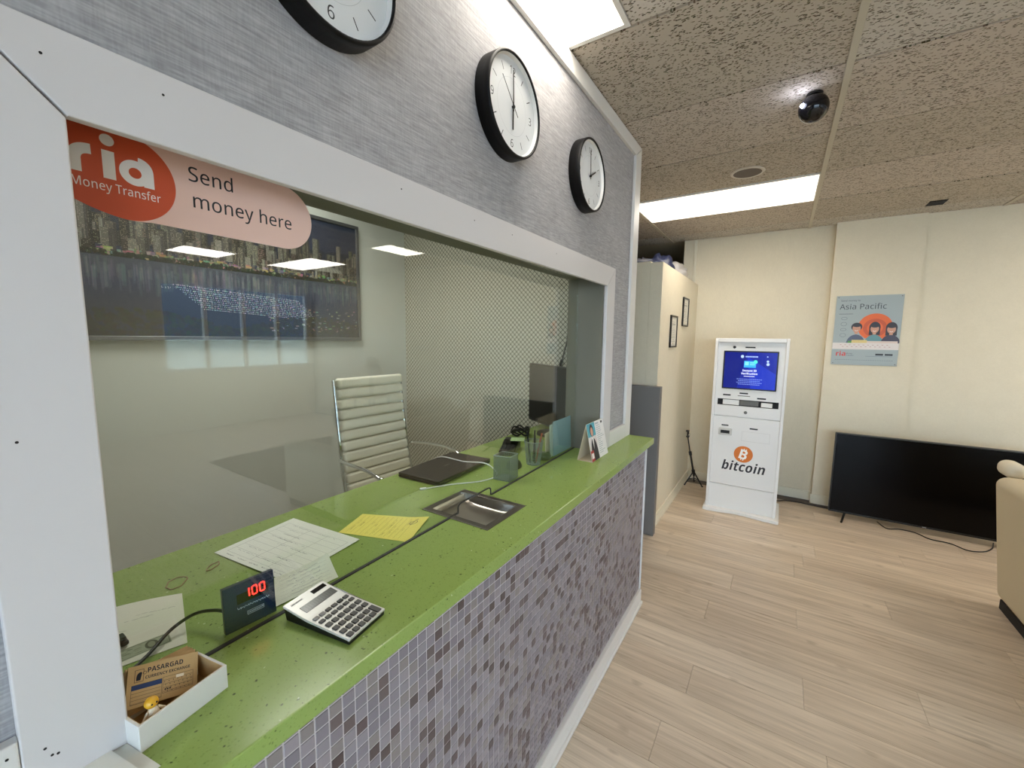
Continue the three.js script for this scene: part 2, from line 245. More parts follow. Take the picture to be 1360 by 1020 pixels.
// ------------------------------------------------------------------ trims on the counter wall
{
  const T = 0.016, X0 = WX + 0.0005, X1 = WX + T;
  const board = (pts) => { const g = extrude(pts.map(([z, y]) => [-z, y]), T - 0.004, 0.002); g.rotateY(PI / 2); return g.translate(X0 + 0.002, 0, 0); };
  const f = structureGroup('trim_1', 'wide white painted frame round the service window', 'window frame');
  part('top_board', board([[-0.055, 1.897], [-0.149, 1.803], [-1.955, 1.803], [-2.062, 1.897]]), M.white, f);
  part('side_board', board([[-0.053, 1.0635], [-0.053, 1.895], [-0.1475, 1.80], [-0.1475, TOP + 0.0005], [-0.053, TOP + 0.0005]]), M.white, f);
  part('side_board', board([[-1.957, TOP + 0.0005], [-1.957, 1.801], [-2.062, 1.895], [-2.062, TOP + 0.0005]]), M.white, f);
  for (const [y, z] of [[1.862, -0.132], [1.869, -0.243], [1.425, -0.08], [1.043, -0.072], [1.03, -0.077], [1.028, -0.082], [1.87, -0.661], [1.864, -0.919], [1.865, -1.107], [1.86, -1.409]]) part('nail_hole', new THREE.CylinderGeometry(0.0016, 0.0016, 0.001, 8).rotateZ(PI / 2).translate(X1 + 0.0004, y, z), M.hole, f);
  const s = structureGroup('trim_2', 'white edging boards round the wallpapered panel', 'trim');
  part('top_board', board([[1.2, 2.53], [1.2, CEIL - 0.006], [-2.415, CEIL - 0.006], [-2.32, 2.53]]), M.whiteTrim, s);
  part('end_board', board([[-2.322, 1.062], [-2.322, 2.528], [-2.415, CEIL - 0.008], [-2.415, TOP + 0.0005], [-2.322, TOP + 0.0005]]), M.whiteTrim, s);
  part('lower_board', board([[-2.0625, TOP + 0.0005], [-2.0625, 1.062], [-2.3215, 1.062], [-2.3215, TOP + 0.0005]]), M.whiteTrim, s);
  part('lower_board', board([[0.4, TOP + 0.0005], [0.4, 1.07], [-0.0525, 1.07], [-0.0525, TOP + 0.0005]]), M.whiteTrim, s);
  part('nail_hole', new THREE.CylinderGeometry(0.0016, 0.0016, 0.001, 8).rotateZ(PI / 2).translate(X1 + 0.0004, 1.055, -0.043), M.hole, s);
  const l = structureGroup('trim_3', 'lining of the service window opening, its recess shade painted into the olive grey', 'trim');
  part('soffit_lining', bx(-0.925, WX - 0.0005, 1.842, 1.8495, -1.954, -0.141), M.revealShaded, l);
  part('jamb_lining', bx(-0.925, WX - 0.0005, TOP + 0.0005, 1.8415, -1.9545, -1.947), M.revealShaded, l);
  part('jamb_lining', bx(-0.925, WX - 0.0005, TOP + 0.0005, 1.8415, -0.148, -0.1405), M.revealShaded, l);
}
// ------------------------------------------------------------------ counter: tiled front, baseboard, green top
{
  const c = thing('service_counter', 'counter front clad in small grey and brown mosaic tiles under the green top', 'counter');
  part('counter_body', bx(-0.75, -0.6045, 0.0, TOP - 0.0355, -2.335, 0.5), M.grout, c);
  const base = part('counter_baseboard', merge([rb(-0.6045, -0.588, 0.012, 0.088, -2.335, 0.5, 0.003), rb(-0.6045, -0.578, 0, 0.02, -2.338, 0.5, 0.006)]), M.whiteTrim, c, 'white baseboard under the mosaic'); void base;
  part('corner_edging', rb(-0.606, -0.596, 0.0, TOP - 0.036, -2.343, -2.3355, 0.002), M.whiteTrim, c, 'white metal tile edging');
  const tones = ['#878087', '#8e888e', '#807a81', '#948c91', '#89817f', '#5e5051', '#554848', '#675a59'], mats = tones.map((t) => phys(t, 0.32)), r = rng(3);
  const P = 0.0258, S = 0.0228, h = S / 2, i = h - 0.0007, d = 0.0016;
  const tile = new THREE.BufferGeometry(), q = [];   // a tile lying on x = 0 and proud by d, its rim chamfered
  const b4 = [[-h, -h], [-h, h], [h, h], [h, -h]], f4 = b4.map(([a, b]) => [a * i / h, b * i / h]);
  const tri = (...v) => q.push(...v.flat());
  const B = (k) => [0, b4[k][1], b4[k][0]], Mi = (k) => [d - 0.0006, b4[k][1], b4[k][0]], F = (k) => [d, f4[k][1], f4[k][0]];
  for (let k = 0; k < 4; k++) { const n = (k + 1) % 4; tri(B(k), B(n), Mi(n)); tri(B(k), Mi(n), Mi(k)); tri(Mi(k), Mi(n), F(n)); tri(Mi(k), F(n), F(k)); }
  tri(F(0), F(1), F(2)); tri(F(0), F(2), F(3));
  tile.setAttribute('position', new THREE.Float32BufferAttribute(q, 3)); tile.computeVertexNormals();
  { const n = tile.attributes.normal; if (n.getX(n.count - 1) < 0) { const p = tile.attributes.position; for (let k = 0; k < p.count; k += 3) { const a = [p.getX(k), p.getY(k), p.getZ(k)]; p.setXYZ(k, p.getX(k + 1), p.getY(k + 1), p.getZ(k + 1)); p.setXYZ(k + 1, ...a); } tile.computeVertexNormals(); } }
  camera.updateMatrixWorld(); const all = [];
  for (let row = 0; row < 33; row++) for (let col = -20; col < 80; col++) {
    const y = TOP - 0.0366 - (row + 0.5) * P, z = -0.292 - (col + 0.5) * P; if (z < -2.325 || y < 0.098) continue;
    const v = r(), v2 = r(), tone = v < 0.19 ? 5 + Math.floor(v2 * 3) : Math.floor(v2 * 5), dist = Math.hypot(0.6, y - 1.55, z);
    all.push({ y, z, tone, show: z < -0.17 && z + 0.6 * (y - 0.94) < -0.2 ? 0.6 / dist ** 3 : 0 });
  }
  all.sort((a, b) => b.show - a.show);
  all.slice(0, 300).forEach((t) => part('mosaic_tile', tile, mats[t.tone], c).position.set(-0.6045, t.y, t.z));
  const rest = all.slice(300), im = new THREE.InstancedMesh(tile, phys('#ffffff', 0.32), rest.length), mt = new THREE.Matrix4(); im.name = 'mosaic_tiles'; im.userData = { kind: 'stuff', label: 'further small mosaic tiles of the counter front' }; im.castShadow = im.receiveShadow = true;
  rest.forEach((t, k) => { im.setMatrixAt(k, mt.makeTranslation(-0.6045, t.y, t.z)); im.setColorAt(k, new THREE.Color(tones[t.tone])); }); c.add(im);
  // worktop
  const out = [[-1.30, 2.397], [-0.93, 2.397], [-0.93, 2.412], [-0.579, 2.412], [-0.579, -0.5], [-1.30, -0.5]], hole = [[-0.943, 0.953], [-0.943, 1.145], [-0.702, 1.145], [-0.702, 0.953]];
  const g = extrude(out, 0.035 - 0.005, 0.0025, [hole]); g.rotateX(-PI / 2).translate(0, TOP - 0.0325, 0); boxUV(g);
  single('countertop', g, M.quartz, 'bright green speckled quartz worktop of the service counter', 'countertop');
  single('counter_rear_panel', bx(-1.24, -1.22, 0, TOP - 0.036, -2.39, 0.45), M.officeWall, 'pale panel carrying the office side of the green worktop', 'panel');
}
// ------------------------------------------------------------------ the glass with its hand opening
{
  const w = structureGroup('window_1', 'clear service window glass with a low cut-out over the coin tray', 'window');
  const a0 = 0.149, a1 = 1.946, n0 = 0.985, n1 = 1.172, nt = 1.012, s = new THREE.Shape();
  s.moveTo(a0, TOP + 0.001); s.lineTo(n0, TOP + 0.001); s.lineTo(n0, nt - 0.012); s.quadraticCurveTo(n0, nt, n0 + 0.012, nt); s.lineTo(n1 - 0.012, nt); s.quadraticCurveTo(n1, nt, n1, nt - 0.012); s.lineTo(n1, TOP + 0.001); s.lineTo(a1, TOP + 0.001); s.lineTo(a1, 1.841); s.lineTo(a0, 1.841); s.closePath();
  const turn = (g) => { g.rotateY(PI / 2); const p = g.attributes.position; for (let i = 0; i < p.count; i++) p.setX(i, p.getX(i) + glassX(p.getZ(i))); return g; };
  part('glass_pane', turn(extrude(s, 0.006).translate(0, 0, -0.003)), M.glass, w);
  const edge = (pts, r) => { const g = tube(pts.map(([a, y]) => [glassX(-a), y, -a]), r, 60, 6); return g; };
  part('cutout_edge', edge([[n0, TOP + 0.002], [n0, nt - 0.012], [n0 + 0.004, nt - 0.003], [n0 + 0.014, nt], [(n0 + n1) / 2, nt], [n1 - 0.014, nt], [n1 - 0.004, nt - 0.003], [n1, nt - 0.012], [n1, TOP + 0.002]], 0.0028), M.rubber, w, 'dark polished edge of the cut-out');
  for (const [b, e] of [[a0, n0 - 0.002], [n1 + 0.002, a1]]) part('glazing_bead', turn(extrude([[b, TOP + 0.0004], [e, TOP + 0.0004], [e, TOP + 0.0028], [b, TOP + 0.0028]], 0.0085).translate(0, 0, -0.00425)), M.rubber, w);
}
// ------------------------------------------------------------------ sticker on the glass
{
  const zc = -0.220, yc = 1.7745, R = 0.0605, H = 0.0585, zr = -0.509, px = 2400;   // print: u runs towards -z from z = -0.158
  const uL = 0.150, uR = 0.509, w = uR - uL, yT = 1.8385, yB = yc - R - 0.001, h = yT - yB;
  const tex = canvas(1536, Math.round(1536 * h / w), (c, cw, ch) => {
    const k = cw / w, X = (z) => (-z - uL) * k, Y = (y) => (yT - y) * k;
    c.fillStyle = '#ecc6b6'; c.fillRect(0, 0, cw, ch);
    c.fillStyle = '#cf5430'; c.beginPath(); c.arc(X(zc), Y(yc), R * k, 0, 7); c.fill(); c.fillRect(0, 0, X(zc), Y(1.752));
    c.beginPath(); c.moveTo(0, 0); c.lineTo(X(zc), 0); c.lineTo(X(zc), Y(yc - R)); c.quadraticCurveTo(X(-0.19), Y(yc - R), 0, Y(1.735)); c.fill();
    c.strokeStyle = c.fillStyle = '#f3eeea'; c.lineWidth = 0.0135 * k; c.lineCap = 'butt';
    // r i a
    c.beginPath(); c.moveTo(X(-0.1685), Y(1.7665)); c.lineTo(X(-0.1685), Y(1.784)); c.quadraticCurveTo(X(-0.169), Y(1.7985), X(-0.186), Y(1.799)); c.stroke();
    c.beginPath(); c.moveTo(X(-0.2035), Y(1.7655)); c.lineTo(X(-0.2035), Y(1.8035)); c.stroke(); c.beginPath(); c.ellipse(X(-0.2035), Y(1.8175), 0.0078 * k, 0.0078 * k, 0, 0, 7); c.fill();
    c.beginPath(); c.arc(X(-0.232), Y(1.7825), 0.0125 * k, 0, 7); c.lineWidth = 0.0105 * k; c.stroke();
    c.lineWidth = 0.0125 * k; c.beginPath(); c.moveTo(X(-0.2475), Y(1.7655)); c.lineTo(X(-0.2475), Y(1.786)); c.quadraticCurveTo(X(-0.2475), Y(1.7985), X(-0.236), Y(1.7995)); c.stroke();
    c.font = `${0.0165 * k}px sans-serif`; c.textBaseline = 'alphabetic'; c.fillText('Money Transfer', X(-0.1625), Y(1.7485), 0.098 * k);
    c.fillStyle = '#141a22'; c.font = `${0.031 * k}px sans-serif`; c.fillText('Send', X(-0.2975), Y(1.7935), 0.075 * k); c.fillText('money here', X(-0.3005), Y(1.7535), 0.174 * k);
  });
  // outline: the disc, and the bar with its round end; the upper edge lies behind the window lining
  const s = new THREE.Shape(); s.moveTo(uL, yT); s.lineTo(uL, 1.7365); s.quadraticCurveTo(0.185, yc - R + 0.003, -zc, yc - R); s.quadraticCurveTo(0.236, yc - R, 0.246, yc - H); s.lineTo(uR - H, yc - H);
  for (let k = 0; k <= 24; k++) { const a = -PI / 2 + PI * k / 24, y = Math.min(yT, yc + H * Math.sin(a)); s.lineTo(uR - H + H * Math.cos(a), y); } s.closePath();
  const g = extrude(s, 0.0006); const p = g.attributes.position, uv = g.attributes.uv; for (let i = 0; i < p.count; i++) uv.setXY(i, (p.getX(i) - uL) / w, (p.getY(i) - yB) / h);
  g.rotateY(PI / 2); for (let i = 0; i < p.count; i++) p.setX(i, p.getX(i) + glassX(p.getZ(i)) + 0.0034);
  void px; void zr; single('window_sticker', g, printed(tex, 0.45), 'pink and orange money transfer sticker on the service glass reading Send money here', 'sticker');
}
// ------------------------------------------------------------------ clocks
{
  const dial = canvas(1024, 1024, (c, w) => {
    c.fillStyle = '#dcdedf'; c.fillRect(0, 0, w, w); c.translate(w / 2, w / 2); c.strokeStyle = '#1c1d1f'; c.fillStyle = '#1c1d1f'; c.lineWidth = 9;
    for (let k = 0; k < 12; k++) if (k % 3) { const a = k * PI / 6; c.beginPath(); c.moveTo(Math.sin(a) * 366, -Math.cos(a) * 366); c.lineTo(Math.sin(a) * 446, -Math.cos(a) * 446); c.stroke(); }
    c.strokeStyle = 'rgba(120,122,126,.35)'; c.lineWidth = 3; c.beginPath(); c.arc(0, 0, 300, 0, 7); c.stroke();
    c.font = '120px sans-serif'; c.textAlign = 'center'; c.textBaseline = 'middle'; c.fillText('12', 0, -388); c.fillText('3', 400, 0); c.fillText('6', 0, 392); c.fillText('9', -400, 0);
  });
  const rimMat = phys('#0b0b0c', 0.5, { specularIntensity: 0.5 }), dm = printed(dial, 0.5), rim = new THREE.LatheGeometry([[0.1285, 0.031], [0.1315, 0.0455], [0.1345, 0.047], [0.1385, 0.0455], [0.1395, 0.041], [0.1395, 0.001], [0.05, 0.001]].map((a) => new THREE.Vector2(...a)), 72).rotateX(PI / 2);
  const liner = new THREE.LatheGeometry([[0.1275, 0.0302], [0.1315, 0.0445]].map((a) => new THREE.Vector2(...a)), 72).rotateX(PI / 2);
  const hand = (len, w, tail, ang, z) => new THREE.BoxGeometry(w, len + tail, 0.0012).translate(0, (len - tail) / 2, z).rotateZ(-ang);
  const mk = (z, y, label, hr, mn, sec) => {
    const t = thing('wall_clock', label, 'clock', [WX + 0.0005, y, z], PI / 2, 'black rimmed wall clocks');
    part('rim', rim, rimMat, t); part('inner_ring', liner, M.whiteTrim, t); part('dial', new THREE.CircleGeometry(0.129, 64).translate(0, 0, 0.0305), dm, t);
    part('hour_hand', hand(0.062, 0.0052, 0.012, hr, 0.034), M.black, t); part('minute_hand', hand(0.098, 0.004, 0.012, mn, 0.0355), M.black, t);
    if (sec !== null) part('second_hand', hand(0.085, 0.0014, 0.03, sec, 0.037), M.black, t);
    part('hub', new THREE.CylinderGeometry(0.004, 0.004, 0.008, 16).rotateX(PI / 2).translate(0, 0, 0.035), M.black, t);
  };
  mk(-0.492, 2.215, 'black rimmed round wall clock above the money transfer sticker', PI * 1.5, 0.05, null);
  mk(-1.078, 2.217, 'black rimmed round wall clock showing six o\u2019clock', PI, -0.03, -PI / 4);
  mk(-1.662, 2.210, 'black rimmed round wall clock showing two o\u2019clock nearest the wall end', PI / 3, -0.06, null);
}
// ------------------------------------------------------------------ coin tray
{
  const t = thing('coin_tray', 'stainless steel coin scoop sunk into the green worktop', 'tray', [-0.8225, TOP, -1.049]);
  const W = 0.133, D = 0.108, w = 0.112, d = 0.087;
  const sh = new THREE.Shape([[-W, -D], [W, -D], [W, D], [-W, D]].map((p) => new THREE.Vector2(...p))); sh.holes.push(new THREE.Path([[-w, -d], [-w, d], [w, d], [w, -d]].map((p) => new THREE.Vector2(...p))));
  part('rim', new THREE.ExtrudeGeometry(sh, { depth: 0.0016, bevelEnabled: true, bevelSize: 0.0008, bevelThickness: 0.0005, bevelSegments: 1 }).rotateX(-PI / 2).translate(0, 0.0006, 0), M.steelDark, t, 'dull steel rim');
  const n = 32, pos = [], idx = []; for (let j = 0; j <= n; j++) for (let i = 0; i <= n; i++) { const u = i / n * 2 - 1, v = j / n * 2 - 1, dep = 0.03 * Math.sqrt(Math.max(0, 1 - u ** 4)) * Math.min(1, (1 - Math.abs(v)) * 14); pos.push(u * w, 0.001 - dep, v * d); }
  for (let j = 0; j < n; j++) for (let i = 0; i < n; i++) { const a = j * (n + 1) + i; idx.push(a, a + n + 1, a + 1, a + 1, a + n + 1, a + n + 2); }
  const g = new THREE.BufferGeometry(); g.setAttribute('position', new THREE.Float32BufferAttribute(pos, 3)); g.setIndex(idx); g.computeVertexNormals(); part('basin', g, M.steel, t, 'brushed steel hollow');
}
// ------------------------------------------------------------------ calculator
{
  const t = thing('calculator', 'silver desk calculator with grey keys lying on the green worktop', 'calculator', [-0.722, TOP, -0.463], 99.5 * PI / 180), hw = 0.0495;
  const prof = (pts, m, name, label, inset = 0) => { const g = extrude(pts.map(([z, y]) => [z, y]), 2 * (hw - inset) - 0.004, 0.002); g.rotateY(-PI / 2); return part(name, g.translate(hw - inset - 0.002, 0, 0), m, t, label); };
  const topY = (z) => z > -0.022 ? 0.0125 + (0.086 - z) * 0.055 : 0.01844 + (-0.022 - z) * 0.16;
  prof([[0.086, 0.001], [0.086, topY(0.086) - 0.003], [-0.022, topY(-0.022) - 0.003], [-0.084, topY(-0.084) - 0.003], [-0.078, 0.001]], M.black, 'lower_shell', 'black underside', 0.001);
  const pr = [[0.087, topY(0.086)], [-0.022, topY(-0.022)], [-0.086, topY(-0.086)], [-0.086, topY(-0.086) - 0.004], [-0.022, topY(-0.022) - 0.004], [0.087, topY(0.086) - 0.004]];
  prof(pr, std('#d8d6d2', 0.35, { metalness: 0.25 }), 'top_plate', 'brushed silver top');
  const onSlope = (name, x, z, w, d, h, m, back) => { const g = rb(-w / 2, w / 2, 0, h, -d / 2, d / 2, 0.0012, 1); const o = part(name, g, m, t); o.position.set(x, topY(z) - 0.0002, z); o.rotation.x = back ? Math.atan(0.16) : Math.atan(0.055); return o; };
  const lcd = canvas(256, 64, (c, w, h) => { c.fillStyle = '#4a4a46'; c.fillRect(0, 0, w, h); c.fillStyle = '#545450'; for (let k = 0; k < 12; k++) c.fillRect(14 + k * 20, 12, 12, 40); });
  const scr = onSlope('display', 0.004, -0.046, 0.078, 0.021, 0.001, printed(lcd, 0.2), true); void scr;
  onSlope('solar_cell', 0.026, -0.073, 0.034, 0.012, 0.0008, M.blackGloss, true);
  const mark = canvas(256, 48, (c, w, h) => { c.fillStyle = '#d2d0cc'; c.fillRect(0, 0, w, h); c.fillStyle = '#333'; const r = rng(6); for (let x = 10; x < 240; x += 6 + r() * 8) c.fillRect(x, 14 + r() * 4, 3 + r() * 4, 20); });
  onSlope('maker_plate', -0.026, -0.074, 0.026, 0.005, 0.0005, printed(mark, 0.5), true);
  const key = std('#4b4947', 0.5), keyLight = std('#8b8884', 0.5), keyDark = std('#1c1c1c', 0.5), zs = [-0.008, 0.008, 0.026, 0.044, 0.062, 0.0785];
  zs.forEach((z, j) => { for (let k = 0; k < 6; k++) { if (j > 3 && k === 5 && j === 5) continue; const small = j < 2, tall = j === 4 && k === 5; onSlope('key', -0.0375 + k * 0.015, tall ? 0.0702 : z, 0.0115, tall ? 0.026 : small ? 0.009 : 0.0115, 0.003, j === 0 && k === 4 ? keyDark : j === 0 && k < 2 ? keyLight : key, false); } });
}
// ------------------------------------------------------------------ rate display with red digits, and its lead
{
  const A = [-0.8435, -0.3165], B = [-0.8375, -0.4075], ang = Math.atan2(-(B[1] - A[1]), B[0] - A[0]);
  const t = thing('rate_display', 'small dark blue rate display with red digits 100 behind the glass', 'display', [(A[0] + B[0]) / 2, TOP, (A[1] + B[1]) / 2], ang), w = 0.0915, h = 0.089;
  const tex = canvas(768, 816, (c, cw, ch) => {
    c.fillStyle = '#1d2f4a'; c.fillRect(0, 0, cw, ch); const r = rng(9); for (let i = 0; i < 120; i++) { c.fillStyle = `rgba(${40 + r() * 30},${62 + r() * 30},${92 + r() * 30},.25)`; c.fillRect(r() * cw, r() * ch, 60 + r() * 260, 2 + r() * 5); }
    c.fillStyle = '#0c0f12'; c.fillRect(190, 190, 480, 180); c.strokeStyle = '#b9cbe2'; c.lineWidth = 8; c.lineJoin = 'round';
    c.beginPath(); for (let x = 190; x < 690; x += 9) c.lineTo(x, 452 + 20 * Math.sin(x * 0.21) * Math.cos(x * 0.053) - (x % 63 < 9 ? 18 : 0)); c.stroke();
    c.strokeStyle = '#e2eaf4'; c.lineWidth = 7; c.strokeRect(330, 560, 250, 62); c.fillStyle = '#c6d2e0'; for (let x = 346; x < 540; x += 17) c.fillRect(x, 578, 10, 26); c.fillRect(548, 574, 22, 22);
  });
  const body = new THREE.Group(); body.name = 'panel'; body.rotation.x = -0.07; t.add(body);
  part('panel_body', rb(-w / 2, w / 2, 0.001, h, -0.009, 0, 0.001, 1), std('#16243a', 0.35), body);
  const fp = part('panel_face', facePlane(w - 0.001, h - 0.001).translate(0, h / 2, 0.0004), printed(tex, 0.2), body); void fp;
  const red = std('#401010', 0.4, { emissive: '#ff2a22', emissiveIntensity: 3.2 }), sg = 0.0022;
  const digit = (x0, on) => { const W = 0.0085, Hh = 0.0085, y0 = 0.0565; const seg = { a: [0, 2 * Hh, W, 0], d: [0, 0, W, 0], f: [0, Hh, 0, Hh], b: [W, Hh, 0, Hh], e: [0, 0, 0, Hh], c: [W, 0, 0, Hh] };
    for (const k of on) { const [x, y, dx, dy] = seg[k]; part('led_segment', dx ? bx(x0 + x + 0.0008, x0 + x + dx - 0.0008, y0 + y - sg / 2, y0 + y + sg / 2, 0.0008, 0.0014) : bx(x0 + x - sg / 2, x0 + x + sg / 2, y0 + y + 0.0006, y0 + y + dy - 0.0006, 0.0008, 0.0014), red, body); } };
  digit(-0.0095, 'bc'); digit(0.0045, 'abcdef'); digit(0.0185, 'abcdef');
  part('foot', rb(-0.03, 0.03, 0, 0.006, -0.035, -0.008, 0.002, 1), M.black, t);
  single('power_lead', tube([[-0.852, 1.018, -0.33], [-0.888, 1.016, -0.318], [-0.925, 1.006, -0.296], [-0.925, 0.998, -0.262], [-0.89, 0.99, -0.212], [-0.872, 0.988, -0.176], [-0.90, 0.9865, -0.12], [-0.98, 0.9865, 0.02]], 0.0032, 60), M.black, 'black power lead curling from the rate display', 'cable');
}
// ------------------------------------------------------------------ papers and small things on the worktop
const form = (bg, ink, seed, draw) => canvas(700, 900, (c, w, h) => { c.fillStyle = bg; c.fillRect(0, 0, w, h); c.strokeStyle = c.fillStyle = ink; draw(c, w, h, rng(seed)); });
const scribble = (c, r, x0, x1, y, s) => { c.beginPath(); for (let x = x0; x < x1; x += s * (0.5 + r())) { if (r() < 0.12) c.moveTo(x + s, y); else c.lineTo(x, y + (r() - 0.5) * s * 2); } c.stroke(); };
{
  const y = TOP + 0.0006;
  const t1 = form('#f0f3ec', 'rgba(70,84,84,.6)', 61, (c, w, h, r) => { c.lineWidth = 2; for (let k = 0; k < 9; k++) { c.beginPath(); c.moveTo(50, 110 + k * 88); c.lineTo(w - 40, 110 + k * 88); c.stroke(); } for (const x of [50, 290, 470, w - 40]) { c.beginPath(); c.moveTo(x, 110); c.lineTo(x, h - 86); c.stroke(); } c.lineWidth = 3; for (let k = 0; k < 22; k++) { const x = 60 + r() * 400; scribble(c, r, x, x + 60 + r() * 130, 130 + Math.floor(r() * 8) * 88, 7); } c.lineWidth = 5; for (let k = 0; k < 5; k++) scribble(c, r, 80 + k * 120, 160 + k * 120, h - 50, 6); });
  single('form_sheet', sheet([[-1.234, -0.666], [-0.948, -0.693], [-0.922, -0.470], [-1.201, -0.438]], y + 0.0014, (u, v) => 0.004 * u * u * (v < 0.5 ? 1 : 1.3) * Math.abs(v - 0.4)), printed(t1, 0.85), 'large white printed form lying on the green worktop', 'paper');
  const t2 = form('#f6e873', 'rgba(120,100,40,.55)', 62, (c, w, h, r) => { c.lineWidth = 3; for (let k = 0; k < 12; k++) { c.beginPath(); c.moveTo(50, 70 + k * 62); c.lineTo(w - 50, 70 + k * 62); c.stroke(); } c.lineWidth = 4; for (let k = 0; k < 30; k++) { const x = 60 + r() * 420; scribble(c, r, x, x + 50 + r() * 120, 90 + Math.floor(r() * 11) * 62, 8); } c.strokeStyle = '#3b3420'; c.lineWidth = 9; c.beginPath(); c.ellipse(520, 760, 60, 34, 0.4, 0, 5.4); c.stroke(); c.beginPath(); c.moveTo(440, 740); c.lineTo(640, 780); c.stroke(); });
  single('yellow_slip', sheet([[-1.026, -0.688], [-1.075, -0.808], [-0.876, -0.904], [-0.817, -0.761]].map(([a, b]) => [a - 0.012, b]), y, (u, v) => 0.012 * Math.max(0, v - 0.75) * 2 * u), printed(t2, 0.85), 'yellow carbon slip with a signature by the coin tray', 'paper');
  const t3 = form('#edf0e2', 'rgba(60,66,80,.7)', 63, (c, w, h, r) => { c.lineWidth = 7; for (let k = 0; k < 6; k++) scribble(c, r, 120 + r() * 80, 560, 140 + k * 120, 22); c.lineWidth = 3; for (let k = 0; k < 6; k++) { c.beginPath(); c.moveTo(60, 170 + k * 120); c.lineTo(640, 170 + k * 120); c.stroke(); } });
  single('handwritten_note', sheet([[-0.938, -0.455], [-0.915, -0.575], [-0.838, -0.551], [-0.850, -0.412]], y, (u, v) => 0.014 * u * u * (1 - v) + 0.012 * (1 - v) * (1 - v) + 0.001), printed(t3, 0.85), 'curling handwritten note beside the rate display', 'paper');
  const t4 = form('#e9e9da', 'rgba(90,92,90,.5)', 64, (c, w, h, r) => { c.lineWidth = 4; scribble(c, r, 240, 460, 300, 8); scribble(c, r, 330, 640, 240, 8); scribble(c, r, 130, 250, 430, 8); c.save(); c.translate(300, 760); c.rotate(-0.12); c.fillStyle = '#a9b29a'; c.fillRect(-290, -75, 560, 150); c.strokeStyle = '#5d6653'; c.lineWidth = 5; c.strokeRect(-278, -63, 536, 126); c.fillStyle = '#59604f'; c.beginPath(); c.ellipse(120, 0, 52, 58, 0, 0, 7); c.fill(); c.fillStyle = '#8e967e'; c.beginPath(); c.ellipse(120, -4, 30, 40, 0, 0, 7); c.fill(); for (let k = 0; k < 40; k++) { c.fillStyle = 'rgba(80,90,70,.5)'; c.fillRect(-270 + r() * 300, -55 + r() * 110, 6 + r() * 50, 4); } c.restore(); });
  single('banknote_sheet', sheet([[-1.139, -0.190], [-1.066, -0.323], [-0.882, -0.269], [-0.918, -0.155]], y, (u, v) => 0.004 * Math.sin(u * 3) * (1 - v)), printed(t4, 0.85), 'off-white sheet with a printed banknote picture behind the card box', 'paper');
  single('paper_clamp', merge([rb(-0.985, -0.958, TOP + 0.0045, TOP + 0.013, -0.208, -0.196, 0.003), rb(-0.983, -0.963, TOP + 0.013, TOP + 0.019, -0.206, -0.198, 0.002)]), M.black, 'small black clamp lying on the banknote sheet', 'clamp');
  single('round_box', merge([cyl(0.026, 0.024, 0.012, -1.135, TOP + 0.0002, -0.205, 28), cyl(0.017, 0.015, 0.008, -1.135, TOP + 0.012, -0.205, 24)]), phys('#3b8fc4', 0.35), 'blue round box peeping out beside the window frame', 'box');
  const loop = (cx, cz, a, b, rot, wob, seed) => { const r = rng(seed), p = []; for (let k = 0; k < 14; k++) { const t = k / 14 * 2 * PI, q = 1 + (r() - 0.5) * wob, x = Math.cos(t) * a * q, z = Math.sin(t) * b * q; p.push([cx + x * Math.cos(rot) - z * Math.sin(rot), TOP + 0.0016, cz + x * Math.sin(rot) + z * Math.cos(rot)]); } return tube(p, 0.0011, 80, 6, true); };
  const band = std('#9b7a4f', 0.7);
  single('rubber_band', loop(-1.123, -0.332, 0.026, 0.018, 0.7, 0.25, 3), band, 'brown rubber band loop nearer the banknote sheet', 'rubber band', 'rubber bands on the worktop');
  single('rubber_band', loop(-1.134, -0.408, 0.017, 0.009, 1.0, 0.5, 4), band, 'small twisted brown rubber band near the white form', 'rubber band', 'rubber bands on the worktop');
  const sw = thing('paper_stack', 'small stack of white slips below the left window frame', 'paper');
  part('slip', sheet([[-0.715, 0.06], [-0.746, -0.123], [-0.655, -0.141], [-0.62, 0.04]], TOP + 0.007, () => 0), M.paperWhite, sw);
  part('slip', sheet([[-0.712, 0.05], [-0.730, -0.142], [-0.645, -0.158], [-0.62, 0.03]], TOP + 0.0035, () => 0), std('#d9d8cd', 0.85), sw);
  part('slip_block', bx(-0.71, -0.64, TOP + 0.0002, TOP + 0.0032, -0.10, 0.02), M.paperWhite, sw);
}
